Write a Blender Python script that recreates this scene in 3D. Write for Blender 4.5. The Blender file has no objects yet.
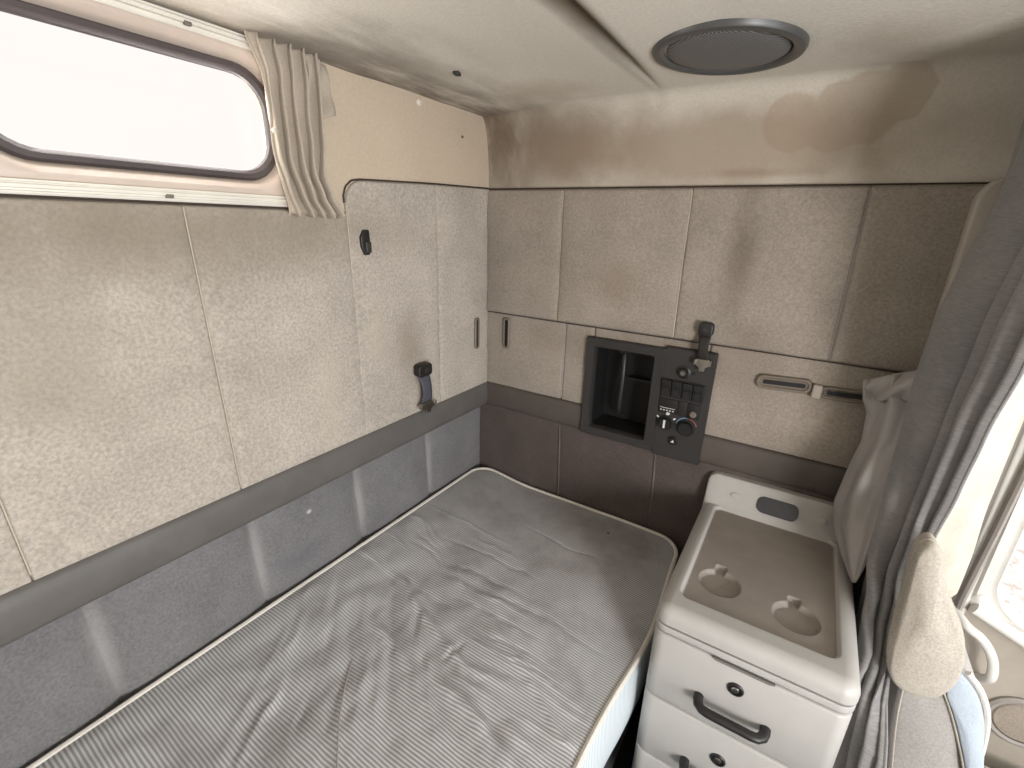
import bpy, bmesh, math, random
from mathutils import Vector, Matrix, noise
random.seed(7)
SC = bpy.context.scene
COL = SC.collection
PI = math.pi

# ------------------------------------------------------------------ camera model (1024x768)
RW = Matrix(((0.8427710627, 0.1983628894, -0.5003889487),
             (0.5374726239, -0.2594645333, 0.8023723166),
             (0.0293277060, -0.9451615312, -0.3252838231)))     # columns: image right, image down, forward
CAM = Vector((1.01442529, -1.43493186, 1.58005327))
FPX = 467.32

def at(px, py, ax, val):
    """point of the plane (axis ax = val) that is seen at a place of the photograph"""
    d = RW @ Vector(((px - 512) / FPX, (py - 384) / FPX, 1))
    return CAM + d * ((val - CAM[ax]) / d[ax])

# ------------------------------------------------------------------ helpers
def sm(t):
    t = max(0.0, min(1.0, t))
    return t * t * (3 - 2 * t)

def lerp(a, b, t):
    return a + (b - a) * t

def table(tb, x):
    if x <= tb[0][0]:
        return tb[0][1]
    for (a, va), (b, vb) in zip(tb, tb[1:]):
        if x <= b:
            return lerp(va, vb, sm((x - a) / (b - a)))
    return tb[-1][1]

class MB:
    """collects geometry (world coordinates), build() links it as ONE mesh object"""
    def __init__(self):
        self.v, self.f = [], []

    def add(self, v, f):
        o = len(self.v)
        self.v += [Vector(p) for p in v]
        self.f += [[i + o for i in q] for q in f]
        return self

    def grid(self, nu, nv, fn, cu=False, cv=False):
        v = [fn(i, j) for j in range(nv) for i in range(nu)]
        f = []
        for j in range(nv if cv else nv - 1):
            for i in range(nu if cu else nu - 1):
                i2, j2 = (i + 1) % nu, (j + 1) % nv
                f.append([j * nu + i, j * nu + i2, j2 * nu + i2, j2 * nu + i])
        return self.add(v, f)

    def box(self, a, b):
        x0, y0, z0 = a
        x1, y1, z1 = b
        v = [(x0, y0, z0), (x1, y0, z0), (x1, y1, z0), (x0, y1, z0), (x0, y0, z1), (x1, y0, z1), (x1, y1, z1), (x0, y1, z1)]
        return self.add(v, [[3, 2, 1, 0], [4, 5, 6, 7], [0, 1, 5, 4], [1, 2, 6, 5], [2, 3, 7, 6], [3, 0, 4, 7]])

    def obox(self, c, ax, ay, az):
        c, ax, ay, az = Vector(c), Vector(ax), Vector(ay), Vector(az)
        v = [c + sx * ax + sy * ay + sz * az for sz in (-1, 1) for sx, sy in ((-1, -1), (1, -1), (1, 1), (-1, 1))]
        return self.add(v, [[3, 2, 1, 0], [4, 5, 6, 7], [0, 1, 5, 4], [1, 2, 6, 5], [2, 3, 7, 6], [3, 0, 4, 7]])

    def tube(self, pts, r, n=10, closed=False, flat=None):
        pts = [Vector(p) for p in pts]
        N = len(pts)
        rings, up = [], None
        for i, p in enumerate(pts):
            a = pts[(i - 1) % N] if closed or i > 0 else p
            b = pts[(i + 1) % N] if closed or i < N - 1 else p
            t = (b - a).normalized()
            if up is None:
                up = Vector((0, 0, 1)) if abs(t.z) < .9 else Vector((1, 0, 0))
            s = t.cross(up).normalized()
            up = s.cross(t).normalized()
            rr = r(i / max(1, N - 1)) if callable(r) else r
            rings.append([p + (s * math.cos(2 * PI * k / n) + up * math.sin(2 * PI * k / n) * (flat or 1)) * rr for k in range(n)])
        o = len(self.v)
        for q in rings:
            self.v += q
        for i in range(N if closed else N - 1):
            j = (i + 1) % N
            for k in range(n):
                k2 = (k + 1) % n
                self.f.append([o + i * n + k, o + i * n + k2, o + j * n + k2, o + j * n + k])
        if not closed:
            self.f.append([o + k for k in range(n)][::-1])
            self.f.append([o + (N - 1) * n + k for k in range(n)])
        return self

    def lathe(self, prof, M, n=48, cap=True):
        """prof: (r, h) pairs, turned about local z of the matrix M"""
        o = len(self.v)
        for r, h in prof:
            for k in range(n):
                a = 2 * PI * k / n
                self.v.append(M @ Vector((r * math.cos(a), r * math.sin(a), h)))
        for i in range(len(prof) - 1):
            for k in range(n):
                k2 = (k + 1) % n
                self.f.append([o + i * n + k, o + i * n + k2, o + (i + 1) * n + k2, o + (i + 1) * n + k])
        if cap:
            if prof[0][0] > 1e-6:
                self.f.append([o + k for k in range(n)][::-1])
            if prof[-1][0] > 1e-6:
                self.f.append([o + (len(prof) - 1) * n + k for k in range(n)])
        return self

    def prism(self, poly, fn, h0, h1):
        n = len(poly)
        v = [fn(a, b, h0) for a, b in poly] + [fn(a, b, h1) for a, b in poly]
        f = [list(range(n))[::-1], list(range(n, 2 * n))]
        f += [[i, (i + 1) % n, n + (i + 1) % n, n + i] for i in range(n)]
        return self.add(v, f)

    def build(self, name, mat, parent=None, smooth=True, bevel=0, seg=3, merge=False, sharp=40):
        bm = bmesh.new()
        off = Vector((0, 0, 0))
        p = parent
        while p is not None:
            off += p.location
            p = p.parent
        vs = [bm.verts.new(q - off) for q in self.v]
        for q in self.f:
            try:
                bm.faces.new([vs[i] for i in q])
            except ValueError:
                pass
        if merge:
            bmesh.ops.remove_doubles(bm, verts=bm.verts, dist=1e-5)
        bmesh.ops.recalc_face_normals(bm, faces=bm.faces)
        if bevel:
            ed = [e for e in bm.edges if len(e.link_faces) == 2 and e.calc_face_angle(0) > .5]
            bmesh.ops.bevel(bm, geom=ed, offset=bevel, segments=seg, profile=.5, affect='EDGES', clamp_overlap=True)
        me = bpy.data.meshes.new(name)
        bm.to_mesh(me)
        bm.free()
        if smooth:
            me.polygons.foreach_set('use_smooth', [True] * len(me.polygons))
            try:
                me.set_sharp_from_angle(angle=math.radians(sharp))
            except Exception:
                pass
        me.materials.append(mat)
        o = bpy.data.objects.new(name, me)
        COL.objects.link(o)
        if parent:
            o.parent = parent
        return o

def tag(o, label=None, cat=None, group=None, kind=None):
    if label: o['label'] = label
    if cat: o['category'] = cat
    if group: o['group'] = group
    if kind: o['kind'] = kind
    return o

def thing(name, loc, label, cat, group=None):
    o = bpy.data.objects.new(name, None)
    o.location = loc
    o.empty_display_size = .05
    COL.objects.link(o)
    return tag(o, label, cat, group)

def structure(name, loc=(0, 0, 0), label=None, cat=None):
    o = bpy.data.objects.new(name, None)
    o.location = loc
    COL.objects.link(o)
    return tag(o, label, cat, kind='structure')

def left(u, v, h): return Vector((h, u, v))        # rear wall: u along the wall (y), v up, h out of the wall
def end(u, v, h): return Vector((u, -h, v))        # end wall: u along the wall (x)

def rrect(x0, x1, y0, y1, r, k=8):
    r = min(r, (x1 - x0) / 2 - 1e-5, (y1 - y0) / 2 - 1e-5)
    out = []
    for cx, cy, a0 in ((x1 - r, y1 - r, 0), (x0 + r, y1 - r, PI / 2), (x0 + r, y0 + r, PI), (x1 - r, y0 + r, 1.5 * PI)):
        for i in range(k + 1):
            a = a0 + i / k * PI / 2
            out.append((cx + r * math.cos(a), cy + r * math.sin(a)))
    return out

def loft(mb, loops):
    n = len(loops[0])
    mb.grid(n, len(loops), lambda i, j: loops[j][i], cu=True)
    return mb

# ------------------------------------------------------------------ materials
def s2l(c):
    return tuple((x / 12.92 if x <= .04045 else ((x + .055) / 1.055) ** 2.4) for x in (v / 255 for v in c))

class NT:
    def __init__(self, name):
        self.m = bpy.data.materials.new(name)
        self.m.use_nodes = True
        self.t = self.m.node_tree
        self.n = self.t.nodes
        self.b = self.n['Principled BSDF']
        self.co = self.n.new('ShaderNodeTexCoord').outputs['Object']

    def link(self, a, b): self.t.links.new(a, b)

    def val(self, sock, x):
        if hasattr(x, 'is_linked') or isinstance(x, bpy.types.NodeSocket):
            self.link(x, sock)
        else:
            sock.default_value = x

    def math(self, op, a, b=0.0, c=None, clamp=False):
        n = self.n.new('ShaderNodeMath'); n.operation = op; n.use_clamp = clamp
        self.val(n.inputs[0], a); self.val(n.inputs[1], b)
        if c is not None: self.val(n.inputs[2], c)
        return n.outputs[0]

    def mix(self, f, a, b, mode='MIX'):
        n = self.n.new('ShaderNodeMix'); n.data_type = 'RGBA'; n.blend_type = mode
        self.val(n.inputs['Factor'], f)
        for i, x in ((6, a), (7, b)):
            if isinstance(x, tuple): n.inputs[i].default_value = (*x[:3], 1)
            else: self.link(x, n.inputs[i])
        return n.outputs[2]

    def noise(self, scale, detail=3, rough=.5, vec=None, stretch=None, dist=0):
        v = vec or self.co
        if stretch:
            m = self.n.new('ShaderNodeMapping'); m.inputs['Scale'].default_value = stretch
            self.link(v, m.inputs['Vector']); v = m.outputs[0]
        n = self.n.new('ShaderNodeTexNoise')
        n.inputs['Scale'].default_value = scale; n.inputs['Detail'].default_value = detail
        n.inputs['Roughness'].default_value = rough; n.inputs['Distortion'].default_value = dist
        self.link(v, n.inputs['Vector'])
        return n.outputs['Fac']

    def rng(self, x, a, b, c=0.0, d=1.0, smooth=True):
        n = self.n.new('ShaderNodeMapRange')
        n.interpolation_type = 'SMOOTHSTEP' if smooth else 'LINEAR'
        self.link(x, n.inputs[0])
        for i, q in enumerate((a, b, c, d)): n.inputs[i + 1].default_value = q
        return n.outputs[0]

    def sep(self):
        n = self.n.new('ShaderNodeSeparateXYZ'); self.link(self.co, n.inputs[0])
        return n.outputs

    def spot(self, c, r, soft=1.0, wob=.5, nscale=6):
        """0..1 mask of a blot with a ragged edge; c, r in object coordinates"""
        vs = self.n.new('ShaderNodeVectorMath'); vs.operation = 'SUBTRACT'
        self.link(self.co, vs.inputs[0]); vs.inputs[1].default_value = c
        vm = self.n.new('ShaderNodeVectorMath'); vm.operation = 'DIVIDE'
        self.link(vs.outputs[0], vm.inputs[0]); vm.inputs[1].default_value = r
        ln = self.n.new('ShaderNodeVectorMath'); ln.operation = 'LENGTH'
        self.link(vm.outputs[0], ln.inputs[0])
        d = ln.outputs['Value']
        if wob:
            d = self.math('ADD', d, self.math('MULTIPLY', self.math('SUBTRACT', self.noise(nscale, 4, .6), .5), wob * 2))
        return self.rng(d, 1 - soft, 1.0, 1.0, 0.0)

    def bump(self, h, strength=.3, dist=.002):
        n = self.n.new('ShaderNodeBump')
        n.inputs['Strength'].default_value = strength; n.inputs['Distance'].default_value = dist
        self.link(h, n.inputs['Height'])
        self.link(n.outputs[0], self.b.inputs['Normal'])

    def done(self, col, rough=.8, metal=0.0, spec=.5, sheen=0.0):
        if isinstance(col, tuple): self.b.inputs['Base Color'].default_value = (*col[:3], 1)
        else: self.link(col, self.b.inputs['Base Color'])
        self.val(self.b.inputs['Roughness'], rough)
        self.b.inputs['Metallic'].default_value = metal
        self.b.inputs['Specular IOR Level'].default_value = spec
        if sheen:
            self.b.inputs['Sheen Weight'].default_value = sheen
        return self.m

def fabric(name, c, fine=140, fc=.16, blot=.12, bscale=5, spots=(), rough=.95, bump=.35, sheen=.1, stretch=None):
    t = NT(name)
    c = s2l(c)
    a = t.noise(fine, 2, .6, stretch=stretch)
    k = t.rng(a, .3, .7, 1 - fc, 1 + fc, False)
    b = t.noise(bscale, 5, .62)
    k2 = t.rng(b, .3, .7, 1 - blot, 1 + blot, False)
    k = t.math('MULTIPLY', k, k2)
    cc = t.n.new('ShaderNodeVectorMath'); cc.operation = 'SCALE'
    cc.inputs[0].default_value = c
    t.link(k, cc.inputs['Scale'])
    col = cc.outputs[0]
    for (p, r, sc, st, soft, wob) in spots:
        col = t.mix(t.math('MULTIPLY', t.spot(p, r, soft, wob), st), col, s2l(sc), 'MULTIPLY' if sc[0] > 300 else 'MIX')
    t.bump(a, bump, .002)
    return t.done(col, rough, spec=.2, sheen=sheen)

def plastic(name, c, rough=.45, var=.05, bump=.05, spec=.5, metal=0.0, grain=400):
    t = NT(name)
    c = s2l(c)
    b = t.noise(12, 5, .6)
    col = t.mix(t.rng(b, .3, .7, 0, 1), tuple(x * (1 - var) for x in c), tuple(min(1, x * (1 + var)) for x in c))
    if bump:
        t.bump(t.noise(grain, 2), bump, .001)
    return t.done(col, rough, metal, spec)

M = {}
M['pad_left'] = fabric('pad_left', (172, 164, 154), 150, .19, .13, 5, spots=(
    ((0, -.42, 1.2), (.1, .12, .2), (120, 108, 92), .42, .9, .45),
    ((0, -1.0, 1.55), (.1, .9, .14), (132, 122, 106), .75, 1.0, .4),
    ((0, -1.25, 1.35), (.1, .25, .2), (150, 142, 126), .5, 1.0, .5),
    ((0, -.56, 1.28), (.1, .05, .1), (192, 180, 158), .35, 1.0, .5),
    ((0, -.72, 1.1), (.1, .06, .25), (192, 184, 166), .3, 1.0, .5)))
M['pad_end'] = fabric('pad_end', (150, 141, 131), 160, .15, .12, 5, spots=(
    ((.84, 0, 1.50), (.06, .1, .26), (92, 80, 68), .6, 1.0, .4),
    ((.50, 0, 1.42), (.14, .1, .12), (126, 110, 94), .55, 1.0, .4),
    ((.60, 0, 1.20), (.5, .1, .12), (118, 106, 94), .6, 1.0, .4),
    ((.9, 0, 1.3), (.1, .1, .1), (120, 108, 94), .4, 1.0, .4)))
M['low_left'] = fabric('low_left', (112, 111, 112), 170, .17, .13, 7, spots=(
    ((0, -.8, .82), (.1, .012, .010), (220, 220, 220), .6, .9, .5),
    ((0, -.85, .70), (.1, .12, .06), (92, 92, 98), .5, 1.0, .5)) + tuple(((0, y_ + .008, .74), (.2, .026, .20), (166, 164, 162), .5, 1.0, .4) for y_ in (-1.59, -1.272, -.955, -.636, -.322)))
M['low_end'] = fabric('low_end', (84, 75, 71), 170, .13, .14, 6)
M['seam_pale'] = plastic('seam_pale', (190, 182, 164), .8, .05, 0)
M['seam_grey'] = plastic('seam_grey', (168, 164, 160), .8, .05, 0)
M['seam_dark'] = plastic('seam_dark', (58, 48, 42), .8, .05, 0)
M['band'] = plastic('band', (94, 91, 88), .5, .08, .25, .4, grain=260)
M['band_end'] = plastic('band_end', (84, 77, 72), .5, .08, .25, .4, grain=260)
M['beige'] = fabric('beige', (192, 177, 157), 120, .05, .05, 4, rough=.7, bump=.2, sheen=0)
M['moulding'] = plastic('moulding', (200, 186, 174), .5, .04, .05)
M['gasket'] = plastic('gasket', (72, 64, 64), .55, .1, .05)
M['alu'] = plastic('alu', (222, 218, 208), .35, .04, 0, .6)
M['black'] = plastic('black', (30, 29, 29), .45, .1, .1)
M['blacker'] = plastic('blacker', (14, 14, 15), .6, .1, .1)
M['panel_grey'] = plastic('panel_grey', (47, 45, 44), .5, .06, .2)
M['steel'] = plastic('steel', (170, 165, 158), .3, .06, 0, .5, 1.0)
M['cab'] = plastic('cab', (172, 170, 166), .42, .03, .06, .5)
M['tray'] = M['cab']
M['vent'] = plastic('vent', (58, 58, 60), .5, .05, .05)
M['white_mark'] = plastic('white_mark', (215, 215, 210), .5, 0, 0)
M['blue_mark'] = plastic('blue_mark', (110, 150, 180), .5, 0, 0)
M['red_mark'] = plastic('red_mark', (150, 70, 66), .5, 0, 0)
M['strap'] = fabric('strap', (50, 47, 44), 500, .2, .1, 20, rough=.7, sheen=0)
M['strap_blue'] = fabric('strap_blue', (78, 78, 86), 500, .15, .1, 20, rough=.6, sheen=0)
M['bunk'] = fabric('bunk', (52, 56, 64), 300, .2, .1, 8)
M['floor'] = plastic('floor', (48, 46, 44), .7, .1, .2)
M['slot_trim'] = plastic('slot_trim', (116, 106, 96), .5, .05, .05)
M['piping'] = fabric('piping', (214, 210, 202), 300, .06, .06, 10, rough=.7, sheen=0)
M['button'] = plastic('button', (214, 205, 190), .35, .03, 0)
M['win_cloth'] = fabric('win_cloth', (174, 163, 148), 260, .06, .07, 9, rough=.85, bump=.15)
M['satin'] = fabric('satin', (160, 156, 153), 300, .04, .06, 8, rough=.42, bump=.08, sheen=0)
M['lining'] = fabric('lining', (196, 188, 174), 200, .05, .12, 14, rough=.8, bump=.2)
M['seat_cloth'] = fabric('seat_cloth', (172, 165, 154), 240, .16, .10, 8, spots=(((1.33, -.33, .84), (.08, .12, .06), (128, 118, 106), .5, 1, .4),))
M['seat_grey'] = fabric('seat_grey', (168, 164, 160), 260, .17, .08, 8)
M['seat_blue'] = fabric('seat_blue', (180, 191, 202), 260, .07, .05, 8)
M['door'] = plastic('door', (166, 158, 146), .5, .05, .08)
M['door_trim'] = plastic('door_trim', (216, 214, 208), .4, .04, .04)
M['pillar'] = fabric('pillar', (212, 200, 176), 160, .08, .05, 6)
M['pillar_grey'] = plastic('pillar_grey', (150, 144, 138), .6, .05, .05)
M['cab_shell'] = plastic('cab_shell', (190, 184, 172), .7, .05, .05)

def mat_curtain():
    t = NT('curtain_cloth')
    a = t.noise(60, 3, .6, stretch=(1, 1, 9))
    b = t.noise(5, 4)
    c = s2l((140, 138, 136))
    col = t.mix(t.rng(a, .35, .65), tuple(x * .86 for x in c), tuple(x * 1.1 for x in c))
    col = t.mix(t.rng(b, .35, .7, 0, .35), col, s2l((96, 98, 102)))
    t.bump(a, .3, .002)
    return t.done(col, .85, spec=.25, sheen=.15)
M['curtain'] = mat_curtain()

def mat_ticking(name, light, dark, tint=0.0, pitch=.0072):
    t = NT(name)
    s = t.sep()
    wob = t.math('MULTIPLY', t.math('SUBTRACT', t.noise(9, 2), .5), .006)
    y = t.math('ADD', s[1], wob)
    st = t.math('SINE', t.math('MULTIPLY', y, 2 * PI / pitch))
    f = t.rng(st, -.35, .45)
    col = t.mix(f, s2l(dark), s2l(light))
    g = t.noise(7, 5, .65)
    col = t.mix(t.rng(g, .42, .72, 0, .38), col, s2l((104, 98, 92)))
    for p, r, k in (((.10, -.20, 0), (.34, .34, .5), .55), ((.62, -.14, 0), (.40, .30, .5), .6), ((.4, -.05, 0), (.7, .24, .5), .55)):
        col = t.mix(t.math('MULTIPLY', t.spot((p[0] - .41, p[1] + 1.0, 0), r, 1.0, .4), k), col, s2l((98, 88, 78)))  # weaker light at the far end, darkened into the cloth colour
    col = t.mix(t.spot((.598 - .41, -.124 + 1.0, .26), (.006, .005, .5), .4, 0), col, s2l((24, 20, 18)))
    w = t.noise(60, 3, .6)
    t.bump(t.math('ADD', t.math('MULTIPLY', st, .25), w), .25, .002)
    return t.done(col, .52, spec=.35, sheen=.1)
M['ticking'] = mat_ticking('ticking', (200, 202, 204), (150, 149, 149))
def mat_side():
    t = NT('ticking_side')
    s = t.sep()
    st = t.math('SINE', t.math('MULTIPLY', s[1], 2 * PI / .0072))
    col = t.mix(t.rng(st, -.4, .4), s2l((176, 186, 192)), s2l((214, 222, 226)))
    return t.done(col, .6, spec=.3)
M['ticking_side'] = mat_side()

# ------------------------------------------------------------------ ceiling surface
Z_TRIM, Z_WALL, Z_CEIL = .99, 1.69, 1.905
YB = -2.1          # far side of the cab, behind the camera
XF = 2.9           # windscreen

def cove(x):
    return lerp(.045, .125, sm(x / .45)), .215

XCR = .600         # the ceiling cloth steps here
def ceil_z(x, y):
    a, b = cove(x)
    if y > -a:
        s = (y + a) / a
        z = Z_WALL + b * math.sqrt(max(0.0, 1 - s * s))
    else:
        z = Z_WALL + b
    flat = sm((-y - .02) / .30)
    # rear part bows up a little; an open fold runs to the end wall
    xs_ = XCR - .002
    z += .018 * sm(x / .3) * (1 - sm((x - .35) / .3)) * sm((-y - .05) / .4)
    w = .005 + .012 * sm(-y / .7)
    z += .014 * sm(-(y + .08) / .3) * math.exp(-((x - xs_) / w) ** 2)
    z += flat * (-.05 * max(0, x - .8))
    z += .003 * (noise.noise(Vector((x * 3, y * 3, 1)))) * flat
    z += .004 * noise.noise(Vector((x * 9, y * 4, 6))) * sm((.5 - x) / .3) * flat
    return z

def ceil_pt(i, j, xs, ts):
    x, t = xs[i], ts[j]
    a, b = cove(x)
    if t <= 1:                       # angle along the cove
        y = -a + a * math.cos(t * PI / 2)
    else:
        y = lerp(-a, YB, (t - 1))
    return Vector((x, y, max(Z_WALL, ceil_z(x, y)) if t > 0 else Z_WALL))

def ceil_hit(px, py):
    d = RW @ Vector(((px - 512) / FPX, (py - 384) / FPX, 1))
    lo = .2
    t = .2
    while t < 4:
        p = CAM + d * t
        if p.y > 0 or p.z > ceil_z(p.x, p.y):
            break
        t += .002
    p = CAM + d * t
    e = .01
    n = Vector(((ceil_z(p.x + e, p.y) - ceil_z(p.x - e, p.y)) / (2 * e), (ceil_z(p.x, p.y + e) - ceil_z(p.x, p.y - e)) / (2 * e), -1)).normalized()
    return p, n

def mat_headliner():
    t = NT('headliner')
    c = s2l((212, 206, 194))
    a = t.noise(170, 3, .6)
    k = t.rng(a, .3, .7, .93, 1.07, False)
    cc = t.n.new('ShaderNodeVectorMath'); cc.operation = 'SCALE'
    cc.inputs[0].default_value = c; t.link(k, cc.inputs['Scale'])
    col = cc.outputs[0]
    # soot streaks along the rear edge, grimy corner, water stains, a browner cove and the fold
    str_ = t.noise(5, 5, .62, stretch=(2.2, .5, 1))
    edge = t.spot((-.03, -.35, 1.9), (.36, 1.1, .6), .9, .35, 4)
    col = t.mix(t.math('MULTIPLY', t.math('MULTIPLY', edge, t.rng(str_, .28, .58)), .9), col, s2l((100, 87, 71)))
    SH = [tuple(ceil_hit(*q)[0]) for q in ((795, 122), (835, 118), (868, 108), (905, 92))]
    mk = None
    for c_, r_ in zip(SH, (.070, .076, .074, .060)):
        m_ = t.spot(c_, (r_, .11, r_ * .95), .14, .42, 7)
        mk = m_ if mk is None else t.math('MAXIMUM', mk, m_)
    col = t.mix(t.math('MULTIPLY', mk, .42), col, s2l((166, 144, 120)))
    for p, r, sc, st, soft, wob in (
        ((.26, -.02, 1.80), (.42, .18, .22), (122, 104, 86), .85, .9, .3),
        ((.06, -.05, 1.86), (.10, .2, .12), (110, 94, 76), .55, 1.0, .4),
        ((.30, -.2, 1.92), (.2, .12, .2), (150, 130, 104), .4, .9, .6),
        ((.74, -.01, 1.78), (.70, .13, .16), (146, 130, 111), .75, .7, .3),
        ((.597, -.72, 1.9), (.046, .75, .3), (92, 78, 63), .95, .8, .10),  # shade in the open fold, painted as a dark tapering band
        ((.84, -.0, 1.72), (.22, .1, .018), (140, 124, 104), .5, 1.0, .3),
        ((1.06, -.25, 1.91), (.14, .2, .06), (150, 138, 118), .5, .9, .4)):
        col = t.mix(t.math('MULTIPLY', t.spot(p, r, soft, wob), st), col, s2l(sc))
    t.bump(a, .35, .002)
    return t.done(col, .95, spec=.15, sheen=.05)
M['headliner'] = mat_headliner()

def mat_grille():
    t = NT('speaker_mesh')
    s = t.sep()
    k = 2 * PI / .0064
    d = t.math('MULTIPLY', t.math('SINE', t.math('MULTIPLY', s[0], k)), t.math('SINE', t.math('MULTIPLY', s[1], k)))
    f = t.rng(d, -.1, .5)
    col = t.mix(f, s2l((116, 116, 116)), s2l((26, 26, 28)))
    t.bump(d, .4, .001)
    return t.done(col, .45, spec=.5)
M['grille'] = mat_grille()

def mat_glass():
    t = NT('window_glass')
    t.n.remove(t.b)
    tr = t.n.new('ShaderNodeBsdfTransparent'); tr.inputs[0].default_value = (.985, .975, .965, 1)
    gl = t.n.new('ShaderNodeBsdfGlossy'); gl.inputs['Roughness'].default_value = .03
    fr = t.n.new('ShaderNodeFresnel'); fr.inputs[0].default_value = 1.35
    mx = t.n.new('ShaderNodeMixShader')
    t.link(fr.outputs[0], mx.inputs[0]); t.link(tr.outputs[0], mx.inputs[1]); t.link(gl.outputs[0], mx.inputs[2])
    t.link(mx.outputs[0], t.n['Material Output'].inputs[0])
    return t.m
M['glass'] = mat_glass()

def mat_gravel():
    t = NT('gravel')
    a = t.noise(9, 6, .7)
    col = t.mix(t.rng(a, .35, .65), s2l((186, 176, 170)), s2l((250, 246, 243)))
    t.bump(a, .5, .02)
    return t.done(col, .95)
M['gravel'] = mat_gravel()

# ------------------------------------------------------------------ shell

fl = MB().box((-.05, YB, -.05), (XF, .06, 0)).build('floor', M['floor'])
tag(fl, 'dark cab floor between the bunk and the seats', 'floor', kind='structure')

xs = [i * .0125 for i in range(44)] + [.545 + i * .0035 for i in range(33)] + [.665 + i * .015 for i in range(50)] + [1.5, 1.8, 2.2, XF]
ts = [i / 40 for i in range(41)] + [1 + .25 * (i / 20) for i in range(1, 21)] + [1.4, 1.6, 1.8, 2.0]
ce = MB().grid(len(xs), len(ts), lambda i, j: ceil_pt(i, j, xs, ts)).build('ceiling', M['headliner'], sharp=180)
tag(ce, 'stained cream padded headliner coving down to the end wall', 'ceiling', kind='structure')
# outer roof skin keeps the sky from leaking in
rf = MB().box((-.08, YB - .02, 2.02), (XF, .12, 2.05)).build('roof_skin', M['cab_shell'])
tag(rf, 'outer roof skin above the headliner', 'roof', kind='structure')

# rear wall (left in the photo) with the window opening
WY0, WY1, WZ0, WZ1 = -1.264, -.74, 1.622, 1.886
wl = MB()
wl.box((-.10, YB, 0), (-.045, .06, .93)).box((-.10, YB, .93), (0, .06, WZ0)).box((-.06, YB, WZ1), (0, .06, 2.02))
wl.box((-.06, YB, WZ0), (0, WY0, WZ1)).box((-.06, WY1, WZ0), (0, .06, WZ1))
wall_left = structure('wall_left', (0, 0, 0), 'padded rear wall of the sleeper with the long window', 'wall')
wl.build('wall_board', M['beige'], wall_left, smooth=False)

def edge_steps(a, b, r, n):
    """sampling that is dense near both ends"""
    d = [0, .08, .2, .38, .62, 1.0]
    s = [a + r * k for k in d]
    e = [b - r * k for k in d][::-1]
    m = [lerp(s[-1], e[0], i / n) for i in range(1, n)]
    return s + m + e

def pad(mb, fn, u0, u1, v0, v1, t=.010, r=.010, n=14, m=14, base=0.0, belly=0.0, corner=None, wob=.0015, ztop=None, v0r=None, ushift=0.0):
    us, vs = edge_steps(0, 1, r / abs(u1 - u0), n), edge_steps(0, 1, r / abs(v1 - v0), m)
    sd = random.random() * 50
    def P(i, j):
        fu, fv = us[i], vs[j]
        lo, hi = lerp(v0, v0r if v0r is not None else v0, fu), lerp(v1, ztop if ztop is not None else v1, fu)
        u, v = lerp(u0, u1, fu), lerp(lo, hi, fv)
        d = min(fu * (u1 - u0), (1 - fu) * (u1 - u0), fv * (hi - lo), (1 - fv) * (hi - lo))
        h = t * math.sqrt(max(0, 1 - (1 - min(1, d / r)) ** 2))
        h += belly * math.sin(PI * fu) ** .6 * math.sin(PI * fv) ** .6
        if d > r * .5:
            h += wob * noise.noise(Vector((u * 9 + sd, v * 9, 0))) * 2
        if corner:
            # round off one corner: corner = ('l' or 'r' side, radius), at the top
            side, cr = corner
            cu = u0 + cr if side == 'l' else u1 - cr
            cv = hi - cr
            a, b = (cu - u) / cr if side == 'l' else (u - cu) / cr, (v - cv) / cr
            if a > 0 and b > 0:
                k = max(a, b) / math.hypot(a, b)
                u = cu - a * k * cr if side == 'l' else cu + a * k * cr
                v = cv + b * k * cr
        u += ushift * (1 - fv)
        return fn(u, v, base + h)
    nu, nv = len(us), len(vs)
    mb.grid(nu, nv, P)
    # skirt back to the wall
    rim = [P(i, 0) for i in range(nu)] + [P(nu - 1, j) for j in range(1, nv)] + [P(i, nv - 1) for i in range(nu - 2, -1, -1)] + [P(0, j) for j in range(nv - 2, 0, -1)]
    z0 = fn(0, 0, 0); z1 = fn(0, 0, 1); nrm = z1 - z0
    back = [p - nrm * ((p - z0).dot(nrm) + .002) for p in rim]
    loft(mb, [rim, back])
    return mb

def seam_line(fn, pts, r, mat, parent):
    n = 24
    out = []
    for i in range(n):
        f = i / (n - 1) * (len(pts) - 1)
        k = min(int(f), len(pts) - 2)
        out.append([lerp(a, b, f - k) for a, b in zip(pts[k], pts[k + 1])])
    MB().tube([fn(*p) for p in out], r, 6).build('seam', mat, parent)

# rear wall: upper padding, one panel per sewn field
ycuts = [-2.08, -1.70, -1.335, -.985, -.618, -.284, -.006]
tops = [1.592, 1.592, 1.592, 1.594, None, None]
for k in range(6):
    a, b = ycuts[k], ycuts[k + 1]
    mb = MB()
    if k < 4:
        pad(mb, left, a, b, Z_TRIM - .005, 1.594, .010, .006, belly=.004, ushift=.012)
    elif k == 4:
        pad(mb, left, a, b, Z_TRIM - .005, 1.668, .010, .006, belly=.004, corner=('l', .055), ztop=1.682, n=30, m=30)
    else:
        pad(mb, left, a, b, Z_TRIM - .005, 1.682, .010, .006, belly=.006, ztop=1.689)
    mb.build('upholstery_panel', M['pad_left'], wall_left, merge=True, sharp=60)
for y, z1 in ((-1.335, 1.59), (-.985, 1.59), (-.618, 1.61), (-.284, 1.68)):
    seam_line(left, [(y, z1, .0075), (y + .012, 1.0, .0075)], .0013, M['seam_pale'], wall_left)
seam_line(left, [(YB, 1.597, .004), (-.78, 1.597, .004), (-.64, 1.60, .004)], .003, M['seam_dark'], wall_left)
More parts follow.
